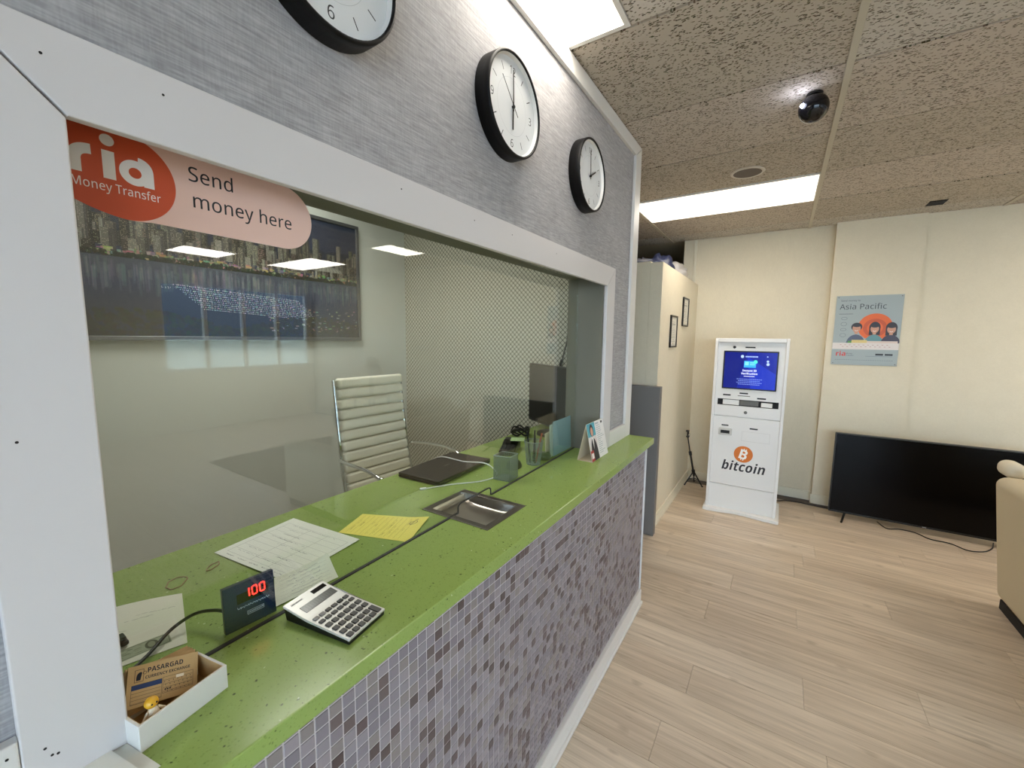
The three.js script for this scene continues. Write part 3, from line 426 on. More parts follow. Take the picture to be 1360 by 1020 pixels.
// ------------------------------------------------------------------ card box
{
  const A = V(-0.690, 0, -0.150), B = V(-0.712, 0, -0.2655), d = B.clone().sub(A), ang = Math.atan2(-d.z, d.x), L = d.length();
  const t = thing('card_box', 'white wooden box of business cards standing by the window frame', 'box', [A.x, TOP, A.z], ang);   // local x runs along the front edge, local -z towards the glass
  const D = 0.072, H = 0.040, k = 0.004, paint = std('#dcdad4', 0.6), wood = std('#c9a976', 0.7);
  const wallB = (name, ...b) => { const g = part(name, rb(...b, 0.0008, 1), paint, t); return g; };
  wallB('front_side', 0, L, 0.0005, H, -k, 0); wallB('rear_side', 0, L, 0.0005, H, -D, -D + k); wallB('end_side', 0, k, 0.0005, H, -D + k, -k); wallB('end_side', L - k, L, 0.0005, H, -D + k, -k);
  part('bottom', bx(k, L - k, 0.0005, 0.0035, -D + k, -k), wood, t, 'bare wood bottom');
  part('lining', merge([bx(k, L - k, 0.0036, H - 0.0005, -k - 0.0008, -k - 0.0001), bx(k, k + 0.0007, 0.0036, H - 0.0005, -D + k, -k - 0.001), bx(L - k - 0.0007, L - k, 0.0036, H - 0.0005, -D + k, -k - 0.001)]), wood, t, 'bare wood inside');
  const card = canvas(1024, 620, (c, w, h) => {
    c.fillStyle = '#c2a474'; c.fillRect(0, 0, w, h); const r = rng(12); for (let i = 0; i < 4000; i++) { c.fillStyle = `rgba(${r() < 0.5 ? '150,118,74' : '214,186,142'},.25)`; c.fillRect(r() * w, r() * h, 2 + r() * 9, 1.5); }
    c.fillStyle = '#1c2230'; c.font = 'bold 104px sans-serif'; c.fillText('PASARGAD', 262, 140, 560); c.font = 'bold 62px sans-serif'; c.fillText('CURRENCY EXCHANGE', 240, 230, 680);
    c.strokeStyle = '#1c2230'; c.lineWidth = 6; c.strokeRect(96, 70, 120, 180); c.beginPath(); c.moveTo(120, 230); c.quadraticCurveTo(110, 130, 160, 110); c.quadraticCurveTo(205, 100, 190, 150); c.lineTo(176, 230); c.closePath(); c.fill(); c.beginPath(); c.arc(232, 130, 22, 0, 7); c.stroke();
    c.fillStyle = '#29406f'; c.fillRect(64, 290, 420, 74); c.strokeStyle = '#20242c'; c.lineWidth = 4; for (let k2 = 0; k2 < 4; k2++) { c.beginPath(); c.moveTo(64, 410 + k2 * 50); c.lineTo(470, 410 + k2 * 50); c.stroke(); c.beginPath(); c.moveTo(510, 330 + k2 * 56); c.lineTo(940, 330 + k2 * 56); c.stroke(); } c.strokeRect(500, 280, 450, 240); c.strokeRect(64, 290, 420, 280);
    c.fillStyle = '#efe6d2'; c.fillRect(690, 292, 120, 44); c.fillStyle = '#20242c'; for (let k2 = 0; k2 < 26; k2++) c.fillRect(520 + k2 * 16, 345 + (k2 % 4) * 50, 9, 16); for (let k2 = 0; k2 < 3; k2++) { c.beginPath(); c.arc(540 + k2 * 34, 470, 13, 0, 7); c.fill(); }
  }), cm = printed(card, 0.8), kraft = std('#c2a272', 0.8), kraft2 = std('#b89665', 0.8);
  const stack = (x, y, z, rx, rz, n, cardMat, lab) => {   // a bundle of upright leaning cards, the printed one in front
    const o = thing('business_card', lab, 'card', [0, 0, 0], 0, 'kraft business cards in the white box'); const m = new THREE.Matrix4().makeRotationFromEuler(new THREE.Euler(rx, 0, rz, 'XYZ'));
    const W = 0.089, Hc = 0.054, g = rb(-W / 2, W / 2, 0, Hc, -n * 0.0005, 0, 0.0002, 1); o.position.set(x, y, z);
    const place = new THREE.Group(); void place; const body = part('card_stock', g.applyMatrix4(m), kraft, o); void body;
    if (cardMat) part('card_print', facePlane(W - 0.0004, Hc - 0.0004).translate(0, Hc / 2, 0.0003).applyMatrix4(m), cardMat, o);
    const p = o.position.clone().applyAxisAngle(V(0, 1, 0), ang).add(V(A.x, TOP, A.z)); o.position.copy(p); o.rotation.y = ang; return o;
  };
  const lean = -0.6;
  stack(0.049, 0.0225, -0.0415, lean, -0.40, 3, cm, 'front kraft business card with a printed currency exchange letterhead');
  for (let i = 0; i < 4; i++) stack(0.051 + i * 0.002, 0.0215 - i * 0.002, -0.0455 - i * 0.0028, lean, -0.33 + i * 0.07, 4, null, 'plain-backed kraft card in the bundle behind the lettered card'); void kraft2;
  // small toy figure lying against the cards
  const f = thing('toy_figure', 'tiny toy figure with a yellow head and white body in the card box', 'toy', V(0.025, 0.027, -0.017).applyAxisAngle(V(0, 1, 0), ang).add(V(A.x, TOP, A.z)).toArray(), ang);
  part('head', new THREE.SphereGeometry(0.0082, 24, 18).scale(1, 0.95, 1).translate(0, 0.0215, -0.002), phys('#e0a92a', 0.35), f, 'yellow ball head');
  part('eye', merge([new THREE.SphereGeometry(0.0012, 10, 8).translate(-0.0028, 0.0228, 0.0055), new THREE.SphereGeometry(0.0012, 10, 8).translate(0.0028, 0.0228, 0.0055)]), M.black, f);
  part('body', new THREE.LatheGeometry([[0.0001, -0.004], [0.0075, -0.003], [0.0085, 0.003], [0.0065, 0.010], [0.0035, 0.0155], [0.0001, 0.016]].map((a) => new THREE.Vector2(...a)), 20), std('#e8dcc4', 0.5), f, 'cream body');
  for (const s of [-1, 1]) part('arm', rod([s * 0.006, 0.011, 0], [s * 0.0135, 0.004, 0.003], 0.0022, 10, 0.0017), std('#e8dcc4', 0.5), f);
}
// ------------------------------------------------------------------ office side of the worktop
{
  const l = thing('laptop', 'closed black laptop on the green worktop', 'laptop', [-1.168, TOP, -1.298], PI / 2 + 0.06);   // local x = length
  part('base', rb(-0.178, 0.178, 0.002, 0.013, -0.108, 0.108, 0.004), M.blackMatte, l); part('lid', rb(-0.178, 0.178, 0.0135, 0.021, -0.108, 0.108, 0.004), std('#1c1a18', 0.5), l); part('emblem', bx(-0.018, 0.018, 0.0211, 0.0214, -0.005, 0.005), std('#4c4a48', 0.4), l); part('hinge', rod([-0.13, 0.012, -0.109], [0.13, 0.012, -0.109], 0.005), M.black, l);
  for (const [x, z] of [[-0.15, -0.09], [0.15, -0.09], [-0.15, 0.09], [0.15, 0.09]]) part('foot', cyl(0.006, 0.006, 0.002, x, 0, z, 12), M.rubber, l);
  const w = thing('charging_cable', 'white charging cable looping over the closed laptop', 'cable');
  part('cord', tube([[-1.075, TOP + 0.003, -1.083], [-1.027, TOP + 0.003, -1.168], [-0.96, TOP + 0.003, -1.255], [-0.94, TOP + 0.003, -1.33], [-0.985, TOP + 0.003, -1.40], [-1.035, TOP + 0.0245, -1.40], [-1.13, TOP + 0.0245, -1.37], [-1.27, TOP + 0.024, -1.36], [-1.33, TOP - 0.02, -1.36], [-1.335, TOP - 0.25, -1.36]], 0.0025, 80), M.plug, w);
  part('plug', rb(-0.012, 0.012, -0.0035, 0.0035, -0.005, 0.005, 0.002).rotateY(0.98).translate(-1.083, TOP + 0.0037, -1.072), M.plug, w);
  const p = thing('card_terminal', 'black card payment terminal with a pale green note on it', 'card terminal', [-1.105, TOP, -1.695], 1.95);
  const pg = extrude([[-0.085, 0], [-0.085, 0.022], [-0.01, 0.034], [0.04, 0.05], [0.09, 0.05], [0.09, 0]], 0.07, 0.004); pg.translate(0, 0.0005, -0.035); part('housing', pg, M.black, p);
  for (let i = 0; i < 4; i++) for (let j = 0; j < 3; j++) part('key', rb(-0.006, 0.006, 0, 0.003, -0.007, 0.007, 0.001, 1).rotateZ(0.16).translate(-0.07 + i * 0.017, 0.0252 + i * 0.0027, -0.02 + j * 0.02), std('#3a3a3a', 0.5), p);
  part('terminal_screen', bx(0.0, 0.035, 0.0, 0.001, -0.022, 0.022).rotateZ(0.31).translate(-0.002, 0.0395, 0), M.blackGloss, p);
  single('sticky_note', sheet([[-1.10, -1.69], [-1.135, -1.755], [-1.075, -1.79], [-1.04, -1.725]], TOP + 0.0550, () => 0), std('#b9d79a', 0.85), 'pale green sticky note lying on the card terminal', 'note');
  single('mouse', new THREE.SphereGeometry(1, 28, 16, 0, 2 * PI, 0, PI / 2).scale(0.034, 0.032, 0.055).rotateY(0.4).translate(-0.955, TOP + 0.0006, -1.50), M.black, 'black computer mouse behind the wire pen cube', 'mouse');
  // wire mesh pen holders
  const mesh = std('#8d9a9b', 0.45, { metalness: 0.5 });
  const c1 = thing('mesh_pen_cube', 'square wire mesh pen holder standing behind the glass', 'pen holder', [-0.900, TOP, -1.352], 0.1), bars = [], S = 0.036, H = 0.098;
  for (let k = 0; k <= 12; k++) { const a = -S + 2 * S * k / 12; for (const s of [-S, S]) { bars.push(bx(a - 0.0006, a + 0.0006, 0.002, H, s - 0.0006, s + 0.0006), bx(s - 0.0006, s + 0.0006, 0.002, H, a - 0.0006, a + 0.0006)); } }
  for (let k = 0; k <= 16; k++) { const y = 0.004 + (H - 0.006) * k / 16; for (const s of [-S, S]) bars.push(bx(-S, S, y - 0.0006, y + 0.0006, s - 0.0006, s + 0.0006), bx(s - 0.0006, s + 0.0006, y - 0.0006, y + 0.0006, -S, S)); }
  part('wire_mesh', merge(bars), mesh, c1); part('top_rim', merge([-S, S].flatMap((s) => [rod([-S, H, s], [S, H, s], 0.0022), rod([s, H, -S], [s, H, S], 0.0022)])), mesh, c1); part('bottom_plate', bx(-S, S, 0.0005, 0.003, -S, S), mesh, c1);
  const c2 = thing('mesh_pen_cup', 'round wire mesh cup full of pens behind the glass', 'pen holder', [-0.905, TOP, -1.585]), b2 = [], R0 = 0.031, R1 = 0.042, H2 = 0.105;
  for (let k = 0; k < 34; k++) { const a = k / 34 * 2 * PI, tw = 0.5; for (const s of [-1, 1]) b2.push(rod([R0 * Math.cos(a), 0.003, R0 * Math.sin(a)], [R1 * Math.cos(a + s * tw * 0.3), H2, R1 * Math.sin(a + s * tw * 0.3)], 0.0006, 4)); }
  for (let k = 0; k <= 12; k++) { const y = 0.004 + (H2 - 0.005) * k / 12, r = R0 + (R1 - R0) * y / H2; b2.push(new THREE.TorusGeometry(r, 0.0006, 4, 32).rotateX(PI / 2).translate(0, y, 0)); }
  part('wire_mesh', merge(b2), mesh, c2); part('top_rim', new THREE.TorusGeometry(R1, 0.0022, 8, 40).rotateX(PI / 2).translate(0, H2, 0), mesh, c2); part('bottom_plate', cyl(R0, R0, 0.003, 0, 0.0005, 0), mesh, c2);
  [['#15171c', 0.010, 0.004, 0.02, 0.025], ['#1b2430', -0.012, 0.006, -0.028, 0.012], ['#b04a2e', 0.004, -0.014, 0.03, -0.02], ['#22262c', -0.006, -0.008, -0.012, -0.03]].forEach(([col, x, z, tx, tz], k) => single('pen', rod([-0.905 + x, TOP + 0.0055, -1.585 + z], [-0.905 + tx, TOP + 0.142 + (k % 2) * 0.006, -1.585 + tz], 0.0038, 10, 0.0036), std(col, 0.4), ['black pen leaning to the glass in the mesh cup', 'navy pen leaning to the office in the mesh cup', 'orange pencil in the mesh cup', 'dark grey pen in the mesh cup'][k], 'pen', 'pens in the mesh cup'));
  // folders and cards by the jamb
  const env = (name, label, x, z, w, h, m, ry, rx) => { const o = single(name, rb(-w / 2, w / 2, 0, h, -0.0012, 0.0012, 0.0004, 1), m, label, 'folder', 'papers leaning by the window jamb'); o.position.set(x, TOP + 0.0008, z); o.rotation.set(rx, ry, 0, 'YXZ'); return o; };
  env('cream_folder', 'cream card leaning behind the blue folder', -0.905, -1.745, 0.12, 0.118, std('#d8d2b6', 0.8), PI / 2 + 0.15, -0.06);
  env('pale_folder', 'pale green folder between cream card and blue folder', -0.892, -1.80, 0.17, 0.155, std('#b9c6b8', 0.8), PI / 2 + 0.06, -0.05);
  env('blue_folder', 'light blue paper folder leaning against the glass', -0.884, -1.84, 0.205, 0.168, std('#9cbcc8', 0.75), PI / 2 + 0.02, -0.04);
  single('tape_holder', new THREE.LatheGeometry([[0, 0], [0.03, 0], [0.036, 0.014], [0.03, 0.028], [0, 0.03]].map((a) => new THREE.Vector2(...a)), 28).translate(-0.905, TOP + 0.0005, -1.68), std('#2c4433', 0.4), 'dark green round tape holder behind the mesh cup', 'tape holder');
  const tri = thing('tent_brochure', 'folded tent card with a suited person photo standing before the glass', 'brochure', [-0.727, TOP, -1.855], PI / 2);   // local +z faces the shop
  const bro = canvas(720, 560, (c, w, h) => {
    c.fillStyle = '#e9e6e4'; c.fillRect(0, 0, w, h); c.fillStyle = '#4fa3b3'; c.fillRect(0, 0, 330, 200); c.fillStyle = '#ded5d2'; c.fillRect(0, 200, 330, 360);
    c.fillStyle = '#1e1c22'; c.beginPath(); c.ellipse(170, 110, 74, 92, 0, 0, 7); c.fill(); c.fillStyle = '#d9a58d'; c.beginPath(); c.ellipse(172, 128, 50, 66, 0, 0, 7); c.fill();
    c.fillStyle = '#23222a'; c.beginPath(); c.moveTo(40, 560); c.quadraticCurveTo(60, 230, 170, 220); c.quadraticCurveTo(310, 230, 330, 560); c.fill(); c.fillStyle = '#f1efec'; c.beginPath(); c.moveTo(140, 222); c.lineTo(172, 400); c.lineTo(208, 222); c.fill(); c.fillStyle = '#b0302c'; c.fillRect(0, 400, 130, 160); c.fillStyle = '#ece5e2'; c.fillRect(24, 440, 90, 80);
    c.fillStyle = '#9aa0a4'; const r = rng(15); for (let k = 0; k < 15; k++) c.fillRect(370, 70 + k * 30, 120 + r() * 190, 7); c.fillStyle = '#222'; c.fillRect(600, 24, 70, 34); c.fillStyle = '#b4bcc2'; c.fillRect(356, 24, 150, 26);
  });
  const bw = 0.205, bh = 0.172, dep = 0.075, th = Math.atan2(dep / 2, bh);
  const panelG = (s) => rb(-bw / 2, bw / 2, 0, Math.hypot(bh, dep / 2), -0.0006, 0.0006, 0.0002, 1).rotateX(-s * th).translate(0, 0.0005, s * dep / 2);
  part('front_leaf', panelG(1), M.paperWhite, tri); part('rear_leaf', panelG(-1), std('#d8c7ab', 0.8), tri); part('base_leaf', bx(-bw / 2, bw / 2, 0.0003, 0.0012, -dep / 2, dep / 2), std('#d8c7ab', 0.8), tri);
  part('front_print', facePlane(bw - 0.002, Math.hypot(bh, dep / 2) - 0.002).translate(0, Math.hypot(bh, dep / 2) / 2, 0.0009).rotateX(-th).translate(0, 0.0005, dep / 2), printed(bro, 0.5), tri, 'portrait and small print');
}
// ------------------------------------------------------------------ monitor
{
  const P1 = [-1.339, -2.27], P2 = [-0.885, -1.985], ang = Math.atan2(-(P2[1] - P1[1]), P2[0] - P1[0]);
  const t = thing('computer_monitor', 'black computer monitor turned to the office chair at the counter end', 'monitor', [(P1[0] + P2[0]) / 2, TOP, (P1[1] + P2[1]) / 2], ang), w = Math.hypot(P2[0] - P1[0], P2[1] - P1[1]);
  part('housing', rb(-w / 2, w / 2, 0.045, 0.408, -0.035, 0, 0.005), M.black, t); part('monitor_screen', bx(-w / 2 + 0.008, w / 2 - 0.008, 0.062, 0.401, 0, 0.0012), M.blackGloss, t);
  part('stand_neck', rb(-0.03, 0.03, 0.01, 0.2, -0.06, -0.036, 0.004), M.black, t); part('stand_foot', cyl(0.10, 0.096, 0.012, 0, 0.0005, -0.03, 40), M.black, t);
  const k = thing('cable_bundle', 'black tangled cable heap below the monitor', 'cable', [-1.235, TOP, -2.0]); const r = rng(19);
  for (let j = 0; j < 3; j++) { const p = []; for (let i = 0; i < 12; i++) { const a = i * 1.1 + j; p.push([Math.cos(a) * (0.04 + r() * 0.025), 0.006 + r() * 0.05, Math.sin(a) * (0.035 + r() * 0.02)]); } part('cord', tube(p, 0.0048, 80, 6), M.black, k); }
}
// ------------------------------------------------------------------ hanging antenna cord on the lattice wall
{
  const t = thing('hanging_cord', 'thin cord with black couplings hanging on the lattice wall', 'cord'), z = OFFZ + 0.006;
  part('cord', tube([[-1.05, 1.93, z], [-1.085, 1.80, z], [-1.11, 1.685, z], [-1.13, 1.56, z], [-1.165, 1.43, z], [-1.185, 1.35, z]], 0.0042, 40, 6), std('#4c4a44', 0.5), t);
  for (const [a, b] of [[[-1.099, 1.735, z], [-1.108, 1.69, z]], [[-1.122, 1.60, z], [-1.133, 1.545, z]], [[-1.172, 1.41, z], [-1.18, 1.37, z]]]) part('coupling', rod(a, b, 0.009), M.black, t);
  part('cord', tube([[-1.045, 1.93, z], [-1.06, 1.76, z], [-1.08, 1.62, z], [-1.12, 1.50, z], [-1.165, 1.43, z]], 0.0016, 40, 6), std('#8b897d', 0.5), t);
}
// ------------------------------------------------------------------ office chair
{
  const t = thing('office_chair', 'cream ribbed leather office chair with chrome arms behind the counter', 'chair', [-1.78, 0, -1.50], -0.06);   // faces +x
  const lean = 0.14, S = [-0.05, 0.65], hw = 0.208, n = 13, ph = 0.0555;
  const pad = new RoundedBoxGeometry(0.045, ph - 0.001, 2 * hw, 3, 0.016);
  for (let k = 0; k < n; k++) { const y = S[1] + (k + 0.5) * ph, u = k / n, o = part('back_pad', pad, M.chairLeather, t); o.position.set(S[0] - Math.tan(lean) * (k + 0.5) * ph - 0.02 * Math.sin(u * PI) + 0.01, y - 0.045, 0); o.rotation.z = lean * (0.6 + 0.8 * Math.sin(u * PI)); }
  const seatPad = new RoundedBoxGeometry(0.068, 0.055, 0.44, 3, 0.02); for (let k = 0; k < 7; k++) part('seat_pad', seatPad, M.chairLeather, t).position.set(0.005 + k * 0.069, 0.66, 0);
  for (const s of [-1, 1]) {
    part('side_rail', tube([[0.43, 0.64, s * 0.225], [0.1, 0.635, s * 0.225], [-0.03, 0.66, s * 0.222], [-0.085, 0.80, s * 0.218], [-0.125, 1.05, s * 0.214], [-0.16, 1.315, s * 0.212]], 0.0105, 60, 10), M.chrome, t);
    const arm = part('arm_frame', tube([[-0.09, 0.905, s * 0.235], [0.05, 0.915, s * 0.262], [0.22, 0.91, s * 0.266], [0.30, 0.88, s * 0.262], [0.29, 0.75, s * 0.25], [0.22, 0.65, s * 0.232]], 0.009, 60, 10), M.chrome, t);
    part('arm_joint', new THREE.SphereGeometry(0.02, 18, 14).scale(1.2, 1.5, 1).translate(0.30, 0.875, s * 0.262), M.chrome, arm);
  }
  part('gas_lift', merge([cyl(0.03, 0.03, 0.28, 0.2, 0.12, 0), cyl(0.018, 0.018, 0.24, 0.2, 0.39, 0)]), M.chrome, t);
  for (let k = 0; k < 5; k++) { const a = k / 5 * 2 * PI, x = 0.2 + Math.cos(a) * 0.3, z = Math.sin(a) * 0.3, leg = part('base_leg', rod([0.2, 0.13, 0], [x, 0.085, z], 0.022, 10, 0.013), M.chrome, t); part('caster', new THREE.CylinderGeometry(0.028, 0.028, 0.04, 18).rotateX(PI / 2).rotateY(-a).translate(x, 0.0285, z), M.black, leg); part('caster_stem', cyl(0.009, 0.009, 0.045, x, 0.045, z, 10), M.black, leg); }
}
// ------------------------------------------------------------------ framed city picture
{
  const t = thing('framed_picture', 'framed night-blue photograph of a harbour city skyline', 'picture', [OFFX, 1.915, -1.07], PI / 2), w = 1.755, h = 0.80;
  const tex = canvas(2048, 934, (c, W, H) => {
    const r = rng(91), g = (s) => { c.fillStyle = s; }; g('#2b3348'); c.fillRect(0, 0, W, H);
    g('#1a2233'); c.beginPath(); c.moveTo(0, 190); for (let x = 0; x <= W; x += 40) c.lineTo(x, 150 - 90 * Math.sin(x / 420 + 0.6) * Math.sin(x / 900) + 22 * r()); c.lineTo(W, 420); c.lineTo(0, 420); c.fill();
    for (let layer = 0; layer < 3; layer++) for (let i = 0; i < 105; i++) {   // towers with lit floors
      const bw = 16 + r() * 42, bh = (70 + r() * 200) * (1 - layer * 0.2) * (0.65 + 0.5 * Math.sin(i * 0.09 + 0.5)), x = r() * W, y1 = 395 + layer * 34, b = 26 + r() * 74 + layer * 8; c.fillStyle = `rgb(${b + 10 | 0},${b + 8 | 0},${b | 0})`; c.fillRect(x, y1 - bh, bw, bh);
      c.fillStyle = `rgba(${178 + r() * 60 | 0},${172 + r() * 50 | 0},${146 + r() * 40 | 0},.7)`; const cols = Math.floor(bw / 7); for (let f = 0; f < bh / 8; f++) for (let q = 0; q < cols; q++) if (r() < 0.42) c.fillRect(x + 2 + q * 7, y1 - bh + 3 + f * 8, 4, 3);
      c.fillStyle = 'rgba(14,16,22,.45)'; c.fillRect(x + bw * 0.72, y1 - bh, bw * 0.28, bh);
    }
    c.fillStyle = '#8f8f86'; c.beginPath(); c.ellipse(1760, 400, 140, 50, 0, PI, 0); c.fill(); c.strokeStyle = '#4d4e4c'; c.lineWidth = 3; for (let k = -4; k <= 4; k++) { c.beginPath(); c.ellipse(1760, 400, Math.abs(k) * 30 + 6, 50, 0, PI, 0); c.stroke(); }
    for (let i = 0; i < 260; i++) { const x = r() * W; c.fillStyle = `rgba(${90 + r() * 100 | 0},${86 + r() * 92 | 0},${74 + r() * 70 | 0},.8)`; c.fillRect(x, 430 + r() * 48, 6 + r() * 34, 5 + r() * 18); }
    for (let i = 0; i < 900; i++) { c.fillStyle = `rgba(${26 + r() * 26 | 0},${34 + r() * 22 | 0},${26 + r() * 16 | 0},.8)`; c.beginPath(); c.arc(r() * W, 462 + r() * 30, 3 + r() * 9, 0, 7); c.fill(); }
    const gw = c.createLinearGradient(0, 490, 0, 800); gw.addColorStop(0, '#454c59'); gw.addColorStop(0.45, '#243352'); gw.addColorStop(1, '#16233d'); c.fillStyle = gw; c.fillRect(0, 488, W, H - 488);
    for (let i = 0; i < 420; i++) { c.fillStyle = `rgba(${120 + r() * 60 | 0},${120 + r() * 60 | 0},${118 + r() * 50 | 0},.16)`; c.fillRect(r() * W, 490 + r() * 70, 4 + r() * 16, 40 + r() * 110); }
    for (let row = 0; row < 11; row++) for (let i = 0; i < 70; i++) { const x = 760 + i * 11 + row * 15 + r() * 5, y = 610 + row * 14 + i * 0.6; c.fillStyle = `rgba(${180 + r() * 70 | 0},${186 + r() * 60 | 0},${196 + r() * 50 | 0},.85)`; c.fillRect(x, y, 3 + r() * 6, 3 + r() * 3); if (r() < 0.5) c.fillRect(x + 2, y - 10, 1.3, 10); }
    for (let i = 0; i < 1700; i++) { const x = r() * W, y = H - r() * 120 * (0.45 + 0.9 * Math.abs(Math.sin(x / 350))); c.fillStyle = `rgba(${16 + r() * 22 | 0},${22 + r() * 26 | 0},${26 + r() * 18 | 0},.85)`; c.beginPath(); c.arc(x, y, 3 + r() * 13, 0, 7); c.fill(); }
    for (let i = 0; i < 90; i++) { c.fillStyle = `rgba(${120 + r() * 90 | 0},${118 + r() * 80 | 0},${116 + r() * 80 | 0},.7)`; c.fillRect(1300 + r() * 720, 690 + r() * 190, 6 + r() * 20, 4 + r() * 9); }
    for (let i = 0; i < 500; i++) { const a = r() * PI; c.fillStyle = `rgba(${60 + r() * 50 | 0},${56 + r() * 44 | 0},${66 + r() * 44 | 0},.6)`; c.beginPath(); c.arc(170 + Math.cos(a) * r() * 190, 720 - Math.sin(a) * r() * 120 + r() * 40, 3 + r() * 8, 0, 7); c.fill(); }
  });
  part('print', facePlane(w - 0.03, h - 0.03).translate(0, 0, 0.0205), printed(tex, 0.3), t); part('backing', bx(-w / 2 + 0.01, w / 2 - 0.01, -h / 2 + 0.01, h / 2 - 0.01, 0.001, 0.02), M.black, t);
  const fr = std('#6a6c70', 0.35, { metalness: 0.6 });
  part('frame_bar', rb(-w / 2, w / 2, -h / 2, -h / 2 + 0.022, 0, 0.032, 0.003), fr, t); part('frame_bar', rb(-w / 2, w / 2, h / 2 - 0.022, h / 2, 0, 0.032, 0.003), fr, t); part('frame_bar', rb(-w / 2, -w / 2 + 0.022, -h / 2 + 0.022, h / 2 - 0.022, 0, 0.032, 0.003), fr, t); part('frame_bar', rb(w / 2 - 0.022, w / 2, -h / 2 + 0.022, h / 2 - 0.022, 0, 0.032, 0.003), fr, t);
}
// ------------------------------------------------------------------ grey panel, certificates and storage
structure('wall_screen', rb(-1.35, -0.745, 0.0005, 1.187, -3.285, -3.222, 0.003), M.greyPanel, 'waist-high grey screen panel beside the passage', 'panel');
{
  const cert = canvas(256, 340, (c, w, h) => { c.fillStyle = '#ddd8ca'; c.fillRect(0, 0, w, h); c.strokeStyle = '#8f8470'; c.lineWidth = 3; c.strokeRect(18, 18, w - 36, h - 36); c.fillStyle = '#6b665c'; const r = rng(33); for (let k = 0; k < 12; k++) { const l = 60 + r() * 110; c.fillRect(w / 2 - l / 2, 60 + k * 20, l, k === 1 ? 10 : 4); } c.fillStyle = '#a9884e'; c.beginPath(); c.arc(w / 2, 306, 12, 0, 7); c.fill(); });
  const mk = (z, y, w, h, label) => { const t = thing('framed_certificate', label, 'certificate', [-0.7895, y, z], PI / 2, 'framed certificates on the cream partition'); part('print', facePlane(w - 0.02, h - 0.02).translate(0, 0, 0.008), printed(cert, 0.4), t); part('backing', bx(-w / 2 + 0.006, w / 2 - 0.006, -h / 2 + 0.006, h / 2 - 0.006, 0.0005, 0.0075), M.black, t);
    part('frame_bar', rb(-w / 2, w / 2, -h / 2, -h / 2 + 0.014, 0.0005, 0.016, 0.002, 1), M.black, t); part('frame_bar', rb(-w / 2, w / 2, h / 2 - 0.014, h / 2, 0.0005, 0.016, 0.002, 1), M.black, t); part('frame_bar', rb(-w / 2, -w / 2 + 0.014, -h / 2 + 0.014, h / 2 - 0.014, 0.0005, 0.016, 0.002, 1), M.black, t); part('frame_bar', rb(w / 2 - 0.014, w / 2, -h / 2 + 0.014, h / 2 - 0.014, 0.0005, 0.016, 0.002, 1), M.black, t); };
  mk(-3.745, 1.615, 0.24, 0.27, 'black framed certificate, the lower one on the cream partition'); mk(-4.22, 1.805, 0.25, 0.265, 'black framed certificate, the higher one nearer the back wall corner');
  // bags and bundles stored on top of the partition
  structure('wall_shelf', bx(-2.2, -0.881, 2.06, 2.12, -4.868, -3.361), M.greyPanel, 'board roof of the closed store behind the partition', 'shelf');
  const bag = (x, y, z, s, sq, m, label, seed) => { const g = new THREE.SphereGeometry(s, 28, 20), p = g.attributes.position, n = noiseField(seed, 9, 9); for (let i = 0; i < p.count; i++) { const v = V(p.getX(i), p.getY(i), p.getZ(i)), k = 0.8 + 0.42 * n(Math.atan2(v.z, v.x) / (2 * PI) + 0.5, v.y / s * 0.5 + 0.5); p.setXYZ(i, v.x * k, Math.max(v.y * k * sq, -s * sq * 0.75), v.z * k); } g.computeVertexNormals(); return single('storage_bag', g.translate(x, y + s * sq * 0.75, z), m, label, 'bag', 'bags stored above the partition'); };
  bag(-0.965, 2.122, -4.45, 0.12, 0.9, std('#b9b4b0', 0.5), 'pale crumpled bag stored at the corner above the partition', 5); bag(-1.02, 2.122, -4.15, 0.13, 0.95, phys('#20263f', 0.35), 'shiny blue bag stored above the cream partition', 6); bag(-1.12, 2.122, -3.9, 0.12, 0.75, std('#2b2c36', 0.6), 'dark bag stored above the partition behind the blue one', 7); bag(-0.98, 2.122, -4.70, 0.10, 1.1, std('#d0c6bc', 0.6), 'cream bundle against the dark store wall', 8);
}
// ------------------------------------------------------------------ tripod
{
  const t = thing('tripod', 'small black folding tripod in the corner by the cream partition', 'tripod', [-0.685, 0, -4.665]);
  part('pole', rod([0, 0.10, 0], [-0.05, 0.34, 0], 0.010), M.black, t); part('pole', rod([-0.05, 0.33, 0], [-0.085, 0.52, 0], 0.0065), M.black, t); part('collar', rod([-0.046, 0.32, 0], [-0.054, 0.36, 0], 0.015), M.black, t); part('collar', rod([-0.006, 0.13, 0], [-0.012, 0.165, 0], 0.017), M.black, t);
  for (const [x, z] of [[-0.078, 0.065], [0.09, 0.03], [-0.01, -0.095]]) { const l = part('leg', rod([-0.006, 0.15, 0], [x, 0.008, z], 0.0065), M.black, t); part('brace', rod([0.0, 0.075, 0], [x * 0.55, 0.07, z * 0.55], 0.004), M.black, l); part('rubber_foot', new THREE.SphereGeometry(0.0085, 10, 8).translate(x, 0.0085, z), M.rubber, l); }
  part('phone_clamp', merge([rb(-0.097, -0.077, 0.515, 0.575, -0.02, -0.012, 0.002), rb(-0.104, -0.074, 0.572, 0.584, -0.02, 0.02, 0.002), rb(-0.099, -0.069, 0.512, 0.524, -0.02, 0.02, 0.002)]), M.black, t); part('clamp_knob', new THREE.SphereGeometry(0.011, 12, 10).translate(-0.07, 0.54, 0.012), M.chrome, t);
}
